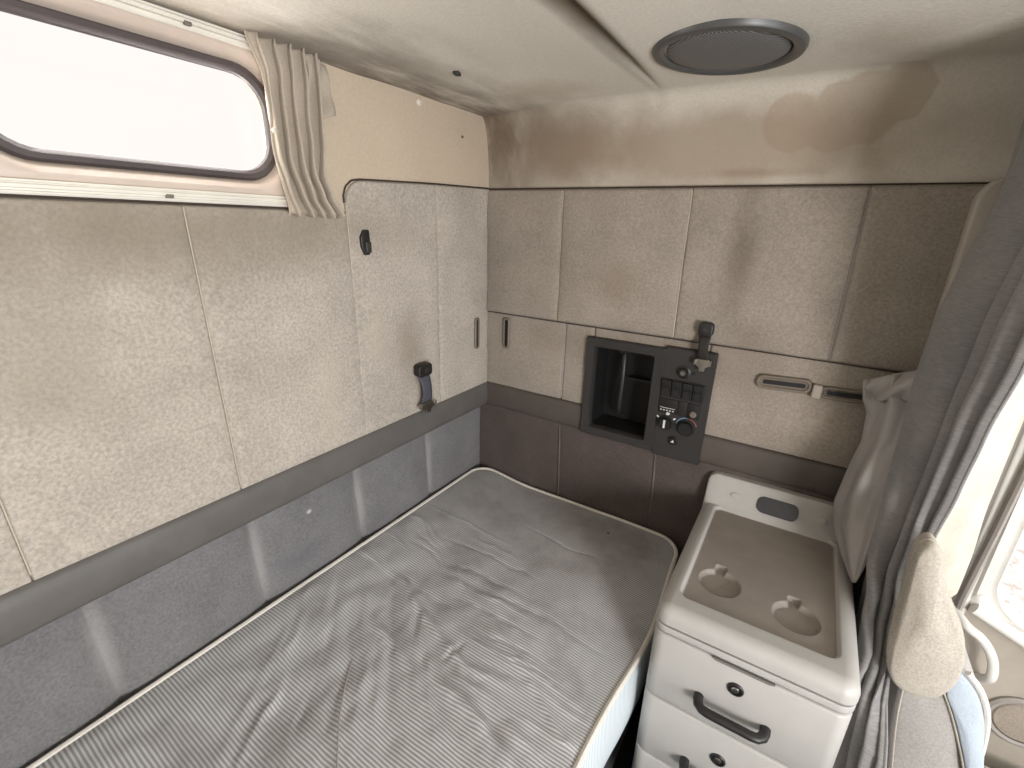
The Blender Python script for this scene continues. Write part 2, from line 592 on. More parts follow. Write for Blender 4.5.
seam_line(left, [(-.620, 1.615, .004), (-.6205, 1.632, .004), (-.612, 1.653, .004), (-.593, 1.668, .004), (-.565, 1.673, .004), (-.3, 1.684, .004), (-.01, 1.691, .004)], .0022, M['seam_dark'], wall_left)

# rear wall: lower padding (grey blue), with pale worn edges at the seams
lc = [-2.06, -1.59, -1.272, -.955, -.636, -.322, -.012]
def low_pt(i, j):
    y = lerp(lc[0], lc[-1], i / 399)
    z = lerp(.45, .925, j / 40)
    h = -.022
    for q in lc[1:-1]:
        d = abs(y - q - .012 * (.9 - z) / .3)
        h -= .010 * math.exp(-d / .010)
        h -= .006 * math.exp(-(d / .05) ** 2)
    h += .003 * noise.noise(Vector((y * 7, z * 7, 2))) + .0015 * noise.noise(Vector((y * 22, z * 22, 5)))
    return left(y, z, h)
MB().grid(400, 41, low_pt).build('lower_panel', M['low_left'], wall_left, sharp=180)
def worn(fn, u, z1, z0, par, w=.008, mat=None, off=0.0):
    # worn edge along a seam: narrow at the top, flaring downwards
    mb = MB()
    def P(i, j):
        f = j / 23
        ww = w * (.45 + .55 * math.sin(PI * min(1, f * 1.15 + .05)) + .25 * f) * (1 + .35 * noise.noise(Vector((f * 9, u * 5, 2))))
        return fn(u + .012 * f - ww * .25 + ww * i / 6, lerp(z1, z0, f), off + .0005 + .003 * math.sin(PI * i / 6))
    mb.grid(7, 24, P).build('worn_seam', mat or M['seam_grey'], par)
# dark vinyl band, rear wall and end wall
def band_profile(fn, spans, z0, z1, name, label, t=.028, dz=0.0):
    mb = MB()
    prof = [(z0, -.04), (z0, 0), (z0 + .003, t * .55), (z0 + .012, t * .8), (z0 + .035, t), (z1 - .03, t * .95), (z1 - .012, t * .75), (z1 - .003, t * .45), (z1, 0)]
    for u0, u1 in spans:
        mb.grid(31, len(prof), lambda i, j: fn(lerp(u0, u1, i / 30), prof[j][0] + dz * lerp(u0, u1, i / 30), prof[j][1] + .002 * noise.noise(Vector((lerp(u0, u1, i / 30) * 9, j * .3, 3)))))
    o = mb.build(name, M['band'] if name == 'trim_1' else M['band_end'], sharp=70)
    return tag(o, label, 'wall trim', kind='structure')
band_profile(left, [(YB, -.002)], .895, .99, 'trim_1', 'dark grey vinyl band along the rear wall', .020)
band_profile(end, [(.002, .424), (.824, 1.33)], .893, .989, 'trim_2', 'dark grey vinyl band along the end wall', .020, dz=-.003)

# end wall: board in four pieces round the cubby opening
CX0, CX1, CZ0, CZ1 = .450, .645, .922, 1.203
wall_end = structure('wall_end', (0, 0, 0), 'padded end wall of the sleeper with the control panel', 'wall')
we = MB()
XE = 1.36
we.box((-.06, 0, 0), (CX0, .06, Z_WALL + .01)).box((CX1, 0, 0), (XE, .06, Z_WALL + .01))
we.box((CX0, 0, 0), (CX1, .06, CZ0)).box((CX0, 0, CZ1), (CX1, .06, Z_WALL + .01))
we.build('wall_board', M['headliner'], wall_end, smooth=False)
MB().box((-.06, .0, Z_WALL), (XF, .06, 2.02)).build('upper_board', M['headliner'], wall_end, smooth=False)

xc = [.004, .298, .688, 1.083, 1.335]
for k in range(4):
    mb = MB()
    pad(mb, end, xc[k], xc[k + 1], 1.268, 1.685, .012, .009, base=.009, belly=.010, wob=.002, ushift=.004)
    mb.build('upholstery_panel', M['pad_end'], wall_end, merge=True, sharp=60)
# lower row of pads; the control panel stands in the middle of it
for a, b, z0 in ((.004, .333, .985), (.333, .440, .985), (.80, 1.335, .983)):
    mb = MB()
    pad(mb, end, a, b, z0, 1.275, .010, .010, base=.001, belly=.004 if b - a > .2 else .001, wob=.0015)
    mb.build('upholstery_panel', M['pad_end'], wall_end, merge=True, sharp=60)
MB_ = pad(MB(), end, .44, .80, 1.225, 1.275, .010, .010, base=.001, wob=.001)
MB_.build('upholstery_panel', M['pad_end'], wall_end, merge=True, sharp=60)
for x, z1, z0 in ((.298, 1.68, 1.272), (.688, 1.68, 1.272)):
    seam_line(end, [(x, z1, .016), (x + .004, z0, .016)], .0017, M['seam_pale'], wall_end)
seam_line(end, [(1.083, 1.68, .016), (1.087, 1.272, .016)], .0012, M['seam_grey'], wall_end)
seam_line(end, [(.333, 1.262, .008), (.334, 1.0, .008)], .0015, M['seam_grey'], wall_end)
seam_line(end, [(.0, 1.6885, .008), (.3, 1.6885, .009), (1.335, 1.6885, .009)], .0022, M['seam_dark'], wall_end)
seam_line(end, [(.0, 1.267, .014), (.3, 1.266, .016), (1.335, 1.266, .016)], .0016, M['seam_dark'], wall_end)
seam_line(end, [(.0, .990, .008), (.42, .989, .008)], .002, M['seam_dark'], wall_end)
seam_line(end, [(.81, .987, .008), (1.335, .986, .008)], .002, M['seam_dark'], wall_end)
seam_line(left, [(-.003, Z_TRIM, .006), (-.003, 1.69, .006)], .002, M['seam_dark'], wall_left)
def end_low(i, j):
    x = lerp(-.046, 1.335, i / 300)
    z = lerp(.40, .905, j / 40)
    h = .008
    for q in (.333, .686, 1.03):
        d = abs(x - q - .004 * (.9 - z) / .3)
        h -= .004 * math.exp(-d / .006) + .004 * math.exp(-(d / .05) ** 2)
    h += .003 * noise.noise(Vector((x * 7, z * 7, 12))) + .001 * noise.noise(Vector((x * 22, z * 22, 5)))
    return end(x, z, h)
MB().grid(301, 41, end_low).build('lower_panel', M['low_end'], wall_end, sharp=180)
M['worn_brown'] = plastic('worn_brown', (100, 90, 85), .85, .05, 0)
worn(end, .333, .885, .60, wall_end, .007, M['worn_brown'], .0035)
worn(end, .686, .885, .60, wall_end, .007, M['worn_brown'], .0035)

# rounded hard trim at the front end of the end wall, behind the curtain
mb = MB()
mb.prism(rrect(1.262, 1.372, .9, 1.70, .05), end, .015, .060)
tag(mb.build('trim_4', plastic('pillar_cover', (180, 172, 162), .6, .04, .05), bevel=.008), 'pale rounded pillar cover behind the grey curtain', 'pillar trim', kind='structure')

# ------------------------------------------------------------------ rear window
win = structure('window_1', (0, -1.02, 1.75), 'long rounded rear window, bright white outside', 'window')
def wloop(ins, r, x, dz=0):
    return [Vector((x, a, b)) for a, b in rrect(WY0 + ins, WY1 - ins, WZ0 + ins, WZ1 - ins, r)]
mb = MB()
loft(mb, [wloop(0, .001, 0), wloop(.004, .085, .004), wloop(.010, .085, .004), wloop(.018, .08, -.003), wloop(.027, .075, -.022), wloop(.030, .072, -.034), wloop(.030, .072, -.06)])
mb.build('window_frame', M['moulding'], win)
mb = MB()
loft(mb, [wloop(.026, .074, -.018), wloop(.030, .072, -.010), wloop(.038, .068, -.010), wloop(.044, .064, -.016), wloop(.045, .062, -.026), wloop(.040, .064, -.03), wloop(.026, .074, -.03)])
mb.build('rubber_gasket', M['gasket'], win)
mb = MB()
lp = wloop(.036, .066, -.026)
mb.add(lp, [list(range(len(lp)))])
mb.build('glass_pane', M['glass'], win, smooth=False)

def track(z, y0, y1, label, stops):
    o = thing('curtain_track', (0, (y0 + y1) / 2, z), label, 'curtain rail')
    prof = [(-.011, 0), (-.011, .006), (-.0085, .008), (-.006, .008), (-.005, .0045), (-.002, .0045), (-.0012, .012), (.0035, .012), (.0045, .0045), (.0065, .0045), (.0075, .008), (.0105, .008), (.011, 0)]
    MB().grid(2, len(prof), lambda i, j: Vector((prof[j][1], (y0, y1)[i], z + prof[j][0]))).build('rail', M['alu'], o, smooth=False)
    for y in stops:
        MB().box((.007, y - .006, z - .005), (.014, y + .006, z + .001)).build('end_stop', M['slot_trim'], o, bevel=.001)
    return o
track(1.893, YB + .1, -.76, 'pale metal curtain rail along the top of the rear window', (-.925,))
track(1.610, YB + .1, -.70, 'pale metal curtain rail beneath the rear window', (-1.005,))

# window curtain, gathered at the end of the window
def window_curtain():
    o = thing('window_curtain', (.02, -.74, 1.58), 'gathered beige pleated curtain with a snap button beside the rear window', 'curtain')
    NV = 44
    lo = [(0, -.832), (.2, -.812), (.45, -.806), (.62, -.806), (.8, -.796), (1, -.785)]
    hi = [(0, -.668), (.25, -.672), (.5, -.676), (.72, -.682), (.86, -.668), (1, -.640)]
    NU = 120
    def P(i, j, dep=0):
        f, v = i / (NU - 1), j / (NV - 1)
        z = lerp(1.906, 1.582, v) + .004 * math.sin(f * 31)
        y = lerp(table(lo, v), table(hi, v), f ** (1.0 + .25 * math.sin(PI * v)))
        amp = .017 * sm(f / .12) * (.8 + .35 * v)
        ph = 2 * PI * (5.0 * f ** 1.15 - .12) + .5 * math.sin(v * 3 + f * 3)
        x = .026 + amp * math.sin(ph) + .008 * sm((.15 - f) / .15) * math.sin(PI * v)
        y += .006 * math.cos(ph) * sm(f / .12)
        x += .006 * noise.noise(Vector((f * 7, v * 4, 2)))
        if f < .16:
            x += .004 * math.sin(v * 9) * (1 - f / .16)
        return Vector((x, y, z))
    mb = MB().grid(NU, NV, P)
    c = mb.build('cloth', M['win_cloth'], o, sharp=180)
    md = c.modifiers.new('thick', 'SOLIDIFY'); md.thickness = .0016
    # the tail flap at the far side
    def Q(i, j):
        f, v = i / 12, j / 20
        y = lerp(-.70, -.642 + .02 * v, f)
        z = lerp(1.900, 1.80, v) - .02 * (1 - f) * v
        return Vector((.012 + .008 * math.sin(f * 5 + v * 4) + .005 * math.sin(v * 8), y - .015 * v * f, z))
    fp = MB().grid(13, 21, Q).build('end_flap', M['win_cloth'], o, sharp=180)
    md = fp.modifiers.new('thick', 'SOLIDIFY'); md.thickness = .0016
    p = P(4, 22)
    mt = Matrix.Translation(p + Vector((.003, .003, 0))) @ Matrix.Rotation(PI / 2, 4, 'Y')
    MB().lathe([(.0065, -.002), (.0065, .001), (.005, .003), (.002, .004), (0, .004)], mt, 20).build('snap_button', M['button'], o)
    # hems
    MB().tube([P(0, j) for j in range(NV)], .0018, 6).build('hem', M['win_cloth'], o)
window_curtain()

def wall_button(px, py, r, label, mat, name, cat):
    p = at(px, py, 0, .0)
    mt = Matrix.Translation(p) @ Matrix.Rotation(PI / 2, 4, 'Y')
    o = MB().lathe([(r, -.002), (r, .002), (r * .75, .0045), (r * .35, .005), (r * .3, .0035), (0, .0035)], mt, 20).build(name, mat)
    tag(o, label, cat)
wall_button(419, 102, .010, 'round pale snap button on the beige wall beside the ceiling edge', M['button'], 'snap_button', 'snap button')
wall_button(462, 137, .0045, 'tiny dark screw on the beige wall near the corner', M['slot_trim'], 'screw', 'screw')
p, n = ceil_hit(457, 72)
mb = MB().obox(p + Vector((0, 0, -.003)), (.006, .004, 0), (-.004, .010, 0), (0, 0, .004))
tag(mb.build('ceiling_clip', M['black'], bevel=.002), 'small black clip in the ceiling cloth near the corner', 'clip')

# ------------------------------------------------------------------ ceiling loudspeaker
p, n = ceil_hit(727, 46)
n = Vector((-.04, -.02, -1)).normalized()
p = p + n * .004
SPK = thing('ceiling_speaker', p, 'round dark grey loudspeaker with perforated grille in the ceiling', 'loudspeaker')
zax = n
xax = Vector((1, 0, 0)); xax = (xax - zax * xax.dot(zax)).normalized()
yax = zax.cross(xax)
MR = Matrix((( xax.x, yax.x, zax.x, p.x), (xax.y, yax.y, zax.y, p.y), (xax.z, yax.z, zax.z, p.z), (0, 0, 0, 1)))
R_ = .136
MB().lathe([(R_, -.035), (R_, .004), (R_ - .003, .009), (R_ - .010, .011), (R_ - .018, .010), (R_ - .023, .006), (R_ - .025, .0), (R_ - .026, -.01)], MR, 72, cap=False).build('rim', plastic('speaker_rim', (74, 74, 73), .38, .05, .03), SPK)
MB().lathe([(R_ - .0255, -.002), (R_ - .027, .004), (R_ - .033, .008), (.08, .012), (.05, .0145), (.02, .016), (0, .016)], MR, 72).build('grille', M['grille'], SPK)

# ------------------------------------------------------------------ bunk and mattress
bb = MB().box((.02, -2.05, 0), (.79, -.03, .34)).build('bunk_box', M['bunk'], bevel=.01)
tag(bb, 'dark carpeted bunk box under the mattress', 'bunk')
mat = thing('mattress', (.41, -1.0, .34), 'narrow striped grey bunk mattress with cream piping, wrinkled and stained', 'mattress')
MX0, MX1, MY0, MY1, MZ0 = -.006, .815, -2.03, -.026, .345
def med(y):     # right edge of the mattress
    return MX1 + .020 * math.exp(-((y + .42) / .22) ** 2)
def mz(x, y):
    """surface of the mattress away from its edges"""
    z = .600 + .024 * sm((.25 - x) / .27)
    z -= .035 * sm((x - .60) / .22) * math.exp(-((y + .40) / .26) ** 2)
    return z
wr = []
RID = [0]
def ridge(pts, h, w):
    q = [at(px, py, 2, .6) for px, py in pts]
    q = [Vector((p.x, p.y)) for p in q]
    L = [0]
    for a, b in zip(q, q[1:]):
        L.append(L[-1] + (b - a).length)
    for k in range(len(q) - 1):
        wr.append((q[k].x, q[k].y, q[k + 1].x, q[k + 1].y, h, w, L[k] / L[-1], L[k + 1] / L[-1], RID[0]))
    RID[0] += 1
rnd = random.Random(11)
for pts, h, w in (
    (((352, 560), (372, 610), (400, 655), (430, 700), (455, 760)), .006, .011),
    (((400, 575), (425, 615), (455, 660)), .009, .009),
    (((418, 650), (450, 690), (490, 735), (530, 790)), .010, .013),
    (((440, 640), (470, 668), (520, 690)), .006, .010),
    (((410, 645), (418, 622), (420, 600)), -.007, .009),
    (((440, 662), (458, 650), (466, 640)), -.006, .009),
    (((345, 670), (338, 720), (336, 790)), .004, .006),
    (((470, 690), (490, 720), (500, 760)), -.007, .014),
    (((505, 715), (520, 740), (540, 760)), .006, .012),
    (((455, 555), (462, 585), (472, 602)), .005, .007)):
    ridge(pts, h, w)
# long soft folds fanning out towards the foot end
for k in range(17):
    x0 = 300 + k * 11 + rnd.uniform(-8, 8); y0 = 565 + rnd.uniform(-20, 70)
    dx = lerp(-95, 120, k / 16) + rnd.uniform(-12, 12)
    ridge([(x0, y0), (x0 + dx * .35 + 6, y0 + 65), (x0 + dx * .8, y0 + 140), (x0 + dx * 1.2, y0 + 230)], rnd.choice((-1, 1, 1)) * rnd.uniform(.003, .006), rnd.uniform(.008, .015))
# tight drawn lines across the far right part
for k in range(20):
    x0 = 455 + rnd.uniform(-40, 70); y0 = lerp(515, 700, k / 19) + rnd.uniform(-8, 8)
    L_ = rnd.uniform(50, 120)
    sl = lerp(.42, .62, k / 19)
    ridge([(x0, y0), (x0 + L_ * .5, y0 + L_ * sl * .5 + rnd.uniform(-4, 4)), (x0 + L_, y0 + L_ * sl)], rnd.choice((-1, 1)) * rnd.uniform(.0018, .0034), rnd.uniform(.004, .008))
for k in range(9):
    x0 = 370 + rnd.uniform(-30, 60); y0 = 505 + k * 9
    L_ = rnd.uniform(30, 60)
    ridge([(x0, y0), (x0 + L_ * .6, y0 + L_ * .35), (x0 + L_, y0 + L_ * .75)], rnd.choice((-1, 1)) * rnd.uniform(.002, .004), rnd.uniform(.005, .009))
def mwr(x, y):
    z = 0
    nx = x + .016 * noise.noise(Vector((x * 9, y * 9, 21))) + .005 * noise.noise(Vector((x * 30, y * 30, 22)))
    ny = y + .016 * noise.noise(Vector((x * 9, y * 9, 31))) + .005 * noise.noise(Vector((x * 30, y * 30, 32)))
    best = {}
    for ax, ay, bx, by, h, w, t0, t1, rid in wr:
        dx, dy = bx - ax, by - ay
        t = ((nx - ax) * dx + (ny - ay) * dy) / (dx * dx + dy * dy)
        t = max(0, min(1, t))
        ex, ey = nx - ax - dx * t, ny - ay - dy * t
        d2 = ex * ex + ey * ey
        if d2 < w * w * 6:
            sgn = 1
            k = lerp(t0, t1, t)
            q = h * .75 * math.exp(-d2 / (w * w * sgn * sgn)) * math.sin(PI * min(1, max(0, .02 + .96 * k))) ** .8
            if abs(q) > abs(best.get(rid, 0)): best[rid] = q
    z = sum(best.values())
    z = max(-.010, min(.013, z))
    k = sm((.62 - x) / .3) * sm((-.25 - y) / .3)
    z += .0030 * k * noise.noise(Vector((x * 16 - y * 6, y * 5 + x * 3, 4)))
    z += .0008 * noise.noise(Vector((x * 34, y * 18 + x * 16, 9))) * sm((-.12 - y) / .3)
    z += .003 * noise.noise(Vector((x * 5, y * 5, 1)))
    return z

CR = .075
def mring(s, n_per=None):
    pass
def mat_xy(fu, fv):
    """unit square -> mattress outline with rounded far corners"""
    y = lerp(MY0, MY1, fv)
    x = lerp(MX0, med(y), fu)
    cy = MY1 - CR
    if y > cy:
        cx1, cx0 = med(y) - CR, MX0 + CR
        b = (y - cy) / CR
        if x > cx1:
            a = (x - cx1) / CR
            k = max(a, b) / math.hypot(a, b) if a + b > 0 else 1
            return cx1 + a * k * CR, cy + b * k * CR, 1 - max(a, b)
        if x < cx0:
            a = (cx0 - x) / CR
            k = max(a, b) / math.hypot(a, b) if a + b > 0 else 1
            return cx0 - a * k * CR, cy + b * k * CR, 1 - max(a, b)
    return x, y, 1
NU, NV = 250, 430
ER = .022
def mtop(i, j):
    fu, fv = i / (NU - 1), 1 - (1 - j / (NV - 1)) ** 1.25
    # crowd the samples to the edges
    fu = fu + .03 * math.sin(2 * PI * fu) * -1
    x, y, c = mat_xy(fu, fv)
    d = min(x - MX0, med(y) - x, MY1 - y)
    if c < 1:
        d = min(d, c * CR)
    drop = 0
    if d < ER:
        drop = .006 * (1 - math.sqrt(max(0, 1 - (1 - d / ER) ** 2)))
    return Vector((x, y, mz(x, y) - drop + mwr(x, y) * sm(d / .04)))
MB().grid(NU, NV, mtop).build('top_cover', M['ticking'], mat, sharp=180)
# outline of the edge for side band and piping
ol = [mtop(0, j) for j in range(0, NV, 2)] + [mtop(i, NV - 1) for i in range(2, NU, 2)] + [mtop(NU - 1, j) for j in range(NV - 2, -1, -2)]
cen = Vector((.41, -.9, 0))
def outw(k):
    a, b = ol[max(0, k - 1)], ol[min(len(ol) - 1, k + 1)]
    t = b - a
    return Vector((-t.y, t.x, 0)).normalized()
def side(i, j):
    p = ol[i]
    f = j / 10
    o = outw(i) * (.010 * math.sin(PI * f) + .003 * noise.noise(Vector((p.x * 9, p.y * 9, f * 2))))
    if (outw(i).dot(Vector((p.x, p.y, 0)) - cen)) < 0: o = -o
    return Vector((p.x + o.x, p.y + o.y, lerp(p.z - .004, MZ0, f)))
MB().grid(len(ol), 11, side).build('side_band', M['ticking_side'], mat, sharp=180)
MB().tube([q + Vector((0, 0, .003)) for q in ol], .0065, 8).build('piping', M['piping'], mat)
sp = [at(*q, 2, .603) for q in ((352, 660), (345, 685), (339, 720), (337, 768), (336, 800))]
MB().tube([Vector((q.x, q.y, mz(q.x, q.y) + mwr(q.x, q.y) + .001)) for q in sp], .0012, 6).build('loose_thread', M['seam_grey'], mat)

# ------------------------------------------------------------------ drawer cabinet
CBX0, CBX1, CBY0, CBY1 = .862, 1.242, -.562, -.026
cab = thing('drawer_cabinet', (1.05, -.28, 0), 'off white plastic drawer cabinet with moulded cup holder top beside the mattress', 'cabinet')
ZT = .792
mb = MB()
mb.prism(rrect(CBX0 + .014, CBX1 - .012, CBY0 + .022, CBY1, .03), lambda a, b, h: Vector((a, b, h)), 0, .70)
mb.build('body', M['cab'], cab, sharp=50)
# moulded top: height field over a rounded rectangle
def sdr(x, y, x0, x1, y0, y1, r):
    qx, qy = abs(x - (x0 + x1) / 2) - (x1 - x0) / 2 + r, abs(y - (y0 + y1) / 2) - (y1 - y0) / 2 + r
    return math.hypot(max(qx, 0), max(qy, 0)) + min(max(qx, qy), 0) - r
CUPS = ((.968, -.395), (1.128, -.412))
def lid_z(x, y):
    z = ZT
    d = sdr(x, y, .898, 1.205, -.500, -.062, .022)
    z -= .010 * sm((-d + .003) / .009)
    for cx, cy in CUPS:
        dc = min(math.hypot(x - cx, y - cy) - .046, sdr(x, y, cx - .013 - .006, cx + .013 - .006, cy + .01, cy + .066, .006))
        z -= .013 * sm((-dc + .001) / .005)
    # back ledge that sweeps up to the wall
    k = sm((y + .062) / .036)
    z += (.878 - ZT) * k
    return z
NX, NY = 190, 270
def lid(i, j):
    fu, fv = i / (NX - 1), j / (NY - 1)
    x, y = lerp(CBX0, CBX1, fu), lerp(CBY0, CBY1 + .022, fv)
    R2 = .032
    c = 1
    for sx in (-1, 1):
        cx = CBX0 + R2 if sx < 0 else CBX1 - R2
        cy = CBY0 + R2
        a, b = (x - cx) * sx / R2, (cy - y) / R2
        if a > 0 and b > 0:
            k = max(a, b) / math.hypot(a, b)
            c = 1 - max(a, b)
            x, y = cx + sx * a * k * R2, cy - b * k * R2
    d = min(x - CBX0, CBX1 - x, y - CBY0)
    if c < 1: d = min(d, c * R2)
    RR = .030
    z = lid_z(x, y)
    if d < RR:
        z -= RR * .85 * (1 - math.sqrt(max(0, 1 - (1 - d / RR) ** 2)))
    return Vector((x, y, z))
mb = MB().grid(NX, NY, lid)
rim = [lid(0, j) for j in range(NY - 1, -1, -1)] + [lid(i, 0) for i in range(1, NX)] + [lid(NX - 1, j) for j in range(1, NY)]
mb.grid(len(rim), 3, lambda i, j: Vector((rim[i].x, rim[i].y, (rim[i].z, max(.752, rim[i].z - .012), .752)[j])))
lido = mb.build('moulded_top', M['tray'], cab, merge=True, sharp=180)
lido.data.materials.append(plastic('tray_floor', (140, 132, 124), .6, .07, .25, .4, grain=700))
for q in lido.data.polygons:
    if sdr(q.center.x + 1.05, q.center.y - .28, .898, 1.205, -.500, -.062, .022) < -.004:
        q.material_index = 1
# thin shadow-gap ledge beneath the top
MB().prism(rrect(CBX0 + .001, CBX1 - .001, CBY0 + .001, CBY1, .03), lambda a, b, h: Vector((a, b, h)), .7290, .7450).build('lip', M['cab'], cab, bevel=.002)
# dark oval plate set in the back ledge
pl = [Vector(q) for q in ((1.012, 0, 0),)]
def on_ledge(u, v, h):
    # u along x, v up the ledge face, h out
    s = Vector((0, .030, .080)).normalized()
    nn = Vector((0, -.080, .030)).normalized()
    return Vector((u, -.047, .830)) + s * v + nn * h
MB().prism(rrect(1.004, 1.108, -.024, .024, .018), on_ledge, -.006, .004).build('vent_plate', M['vent'], lido, bevel=.002)
for x in (.945, 1.165):
    MB().prism([(x + .013 * math.cos(a), .002 + .009 * math.sin(a)) for a in [k * PI / 10 for k in range(20)]], on_ledge, -.006, .002).build('screw_cap', M['cab'], lido, bevel=.001)

FY = CBY0 + .004
def drawer(z0, z1, tabbed, zh, zl):
    mb = MB()
    # rounded front with a top edge that dips under the top
    n = 40
    poly = rrect(CBX0 + .002, CBX1 - .002, CBY0 + .001, CBY0 + .10, .028, 10)
    loops = []
    for z, ins in ((z0 + .000, .006), (z0 + .002, .002), (z0 + .005, 0), (z1 - .006, 0), (z1 - .002, .002), (z1, .005)):
        q = rrect(CBX0 + .002 + ins, CBX1 - .002 - ins, CBY0 + .001 + ins, CBY0 + .10, .028, 10)
        loops.append([Vector((a, b, z)) for a, b in q])
    loft(mb, loops)
    nn = len(loops[0])
    mb.add(loops[0], [list(range(nn))]); mb.add(loops[-1], [list(range(nn))])
    d = mb.build('drawer', M['cab'], cab, merge=True, sharp=50)
    if tabbed:
        q = [(.990, z1 - .001), (1.000, z1 - .005), (1.100, z1 - .005), (1.110, z1 - .001), (1.110, z1 + .001), (.990, z1 + .001)]
        MB().prism(q, lambda a, b, h: Vector((a, CBY0 + .001 - h, b)), -.004, .0006).build('notch_shade_strip', plastic('notch_shade', (112, 110, 106), .5, .03, 0), d)  # thin dark insert in place of the shaded gap over the dip
    y = CBY0 + .002
    # bent bar handle: feet, arms, grip
    xa, xb, dep = .982, 1.114, .032
    path = [(xa, y + .002, zh), (xa, y - .012, zh), (xa + .003, y - .024, zh), (xa + .012, y - dep, zh), (xa + .024, y - dep - .002, zh)]
    path += [(lerp(xa + .04, xb - .04, k / 6), y - dep - .002, zh) for k in range(7)]
    path += [(xb - .024, y - dep - .002, zh), (xb - .012, y - dep, zh), (xb - .003, y - .024, zh), (xb, y - .012, zh), (xb, y + .002, zh)]
    MB().tube(path, .0105, 12, flat=.85).build('handle', M['black'], d)
    mt = Matrix.Translation((1.046, y, zl)) @ Matrix.Rotation(PI / 2, 4, 'X')
    lk = MB().lathe([(.0165, -.004), (.0165, .003), (.0145, .005), (.0120, .005), (.0112, .002), (0, .002)], mt, 28).build('lock', M['black'], d)
    MB().lathe([(.0075, .0), (.0075, .0045), (.006, .0055), (0, .0055)], mt, 20).build('lock_barrel', M['steel'], lk)
    return d
drawer(.537, .7225, True, .605, .668)
drawer(.345, .531, False, .397, .452)
drawer(.13, .341, False, .22, .28)

# ------------------------------------------------------------------ control panel
cp = thing('control_panel', (.62, 0, 1.06), 'black control panel with storage cubby and switches in the end wall', 'control panel')
def endt(u, v, h): return end(u, v, h)
# bezel round the cubby: outer and inner loops
def loop4(x0, x1, z0, z1, r, h): return [end(a, b, h) for a, b in rrect(x0, x1, z0, z1, r, 5)]
mb = MB()
BX0, BX1, BZ0, BZ1 = .422, .682, .892, 1.236
loft(mb, [loop4(BX0, BX1, BZ0, BZ1, .006, 0), loop4(BX0, BX1, BZ0, BZ1, .006, .024), loop4(BX0 + .004, BX1 - .004, BZ0 + .004, BZ1 - .004, .005, .029),
          loop4(.448, .650, .920, 1.208, .008, .027), loop4(.453, .645, .924, 1.202, .008, .018), loop4(.453, .645, .924, 1.202, .008, -.002)])
mb.build('bezel', M['panel_grey'], cp, sharp=35)
# the cubby: an open box let into the wall
mb = MB()
loft(mb, [loop4(.4505, .6445, .9225, 1.2025, .008, 0), loop4(.457, .638, .929, 1.196, .008, -.095)])
q = loop4(.457, .638, .929, 1.196, .008, -.095)
mb.add(q, [list(range(len(q)))])
cub = mb.build('cubby', M['blacker'], cp, merge=True, sharp=35)
# upright bracket with a hook and cross ledge inside
MB().tube([end(.535, 1.19, -.06), end(.535, 1.19, -.04), end(.537, 1.175, -.028), end(.539, 1.10, -.028), end(.537, 1.0, -.028), end(.535, .975, -.034), end(.535, .965, -.06)], .010, 10).build('hook_bar', M['black'], cub)
MB().lathe([(.016, -.004), (.016, .006), (.010, .012), (0, .012)], Matrix.Translation(end(.530, 1.19, -.04)) @ Matrix.Rotation(PI / 2, 4, 'X'), 18).build('hook_head', M['black'], cub)
MB().box((.545, .06, 1.09), (.638, .09, 1.096)).build('ledge', M['black'], cub)
MB().tube([end(.515, 1.18, -.075), end(.512, 1.08, -.07), end(.505, .99, -.06), end(.515, .965, -.055), end(.53, .96, -.05)], .005, 8).build('cord', M['black'], cub)
# switch plate
mb = MB()
PX0, PX1 = .678, .826
loft(mb, [loop4(PX0, PX1, .884, 1.244, .005, 0), loop4(PX0, PX1, .884, 1.244, .005, .022), loop4(PX0 + .004, PX1 - .004, .888, 1.240, .005, .027)])
q = loop4(PX0 + .004, PX1 - .004, .888, 1.240, .005, .027)
mb.add(q, [list(range(len(q)))])
plate = mb.build('switch_plate', M['panel_grey'], cp, merge=True, sharp=35)
H = .027
MB().box((.681, -H - .003, 1.088), (.808, -H + .004, 1.146)).build('switch_bay', M['blacker'], cp, bevel=.001)
for k in range(4):
    x0 = .684 + k * .031
    prof = [(1.091, 0), (1.091, .004), (1.116, .0035), (1.120, .006), (1.143, .011), (1.143, 0)]
    mb = MB()
    n = len(prof)
    v = [end(x, z, H + .003 + h) for x in (x0, x0 + .028) for z, h in prof]
    mb.add(v, [list(range(n)), list(range(n, 2 * n))] + [[i, (i + 1) % n, n + (i + 1) % n, n + i] for i in range(n)])
    sw = mb.build('rocker_switch', M['black'], cp, bevel=.0008)
    MB().box((x0 + .0265, -H - .012, 1.096), (x0 + .0278, -H - .004, 1.138)).build('glint_edge', M['panel_grey'], sw)
# knob above the switches
mt = Matrix.Translation(end(.741, 1.174, H)) @ Matrix.Rotation(PI / 2, 4, 'X')
kn = MB().lathe([(.020, 0), (.020, .003), (.015, .005), (.0135, .012), (.012, .015), (0, .016)], mt, 24).build('knob', M['black'], cp)
MB().lathe([(.0075, .0155), (.007, .0175), (0, .0175)], mt, 16).build('knob_cap', M['steel'], kn)
MB().box((.764, -H - .0015, 1.170), (.775, -H, 1.178)).build('indicator', M['blacker'], cp)
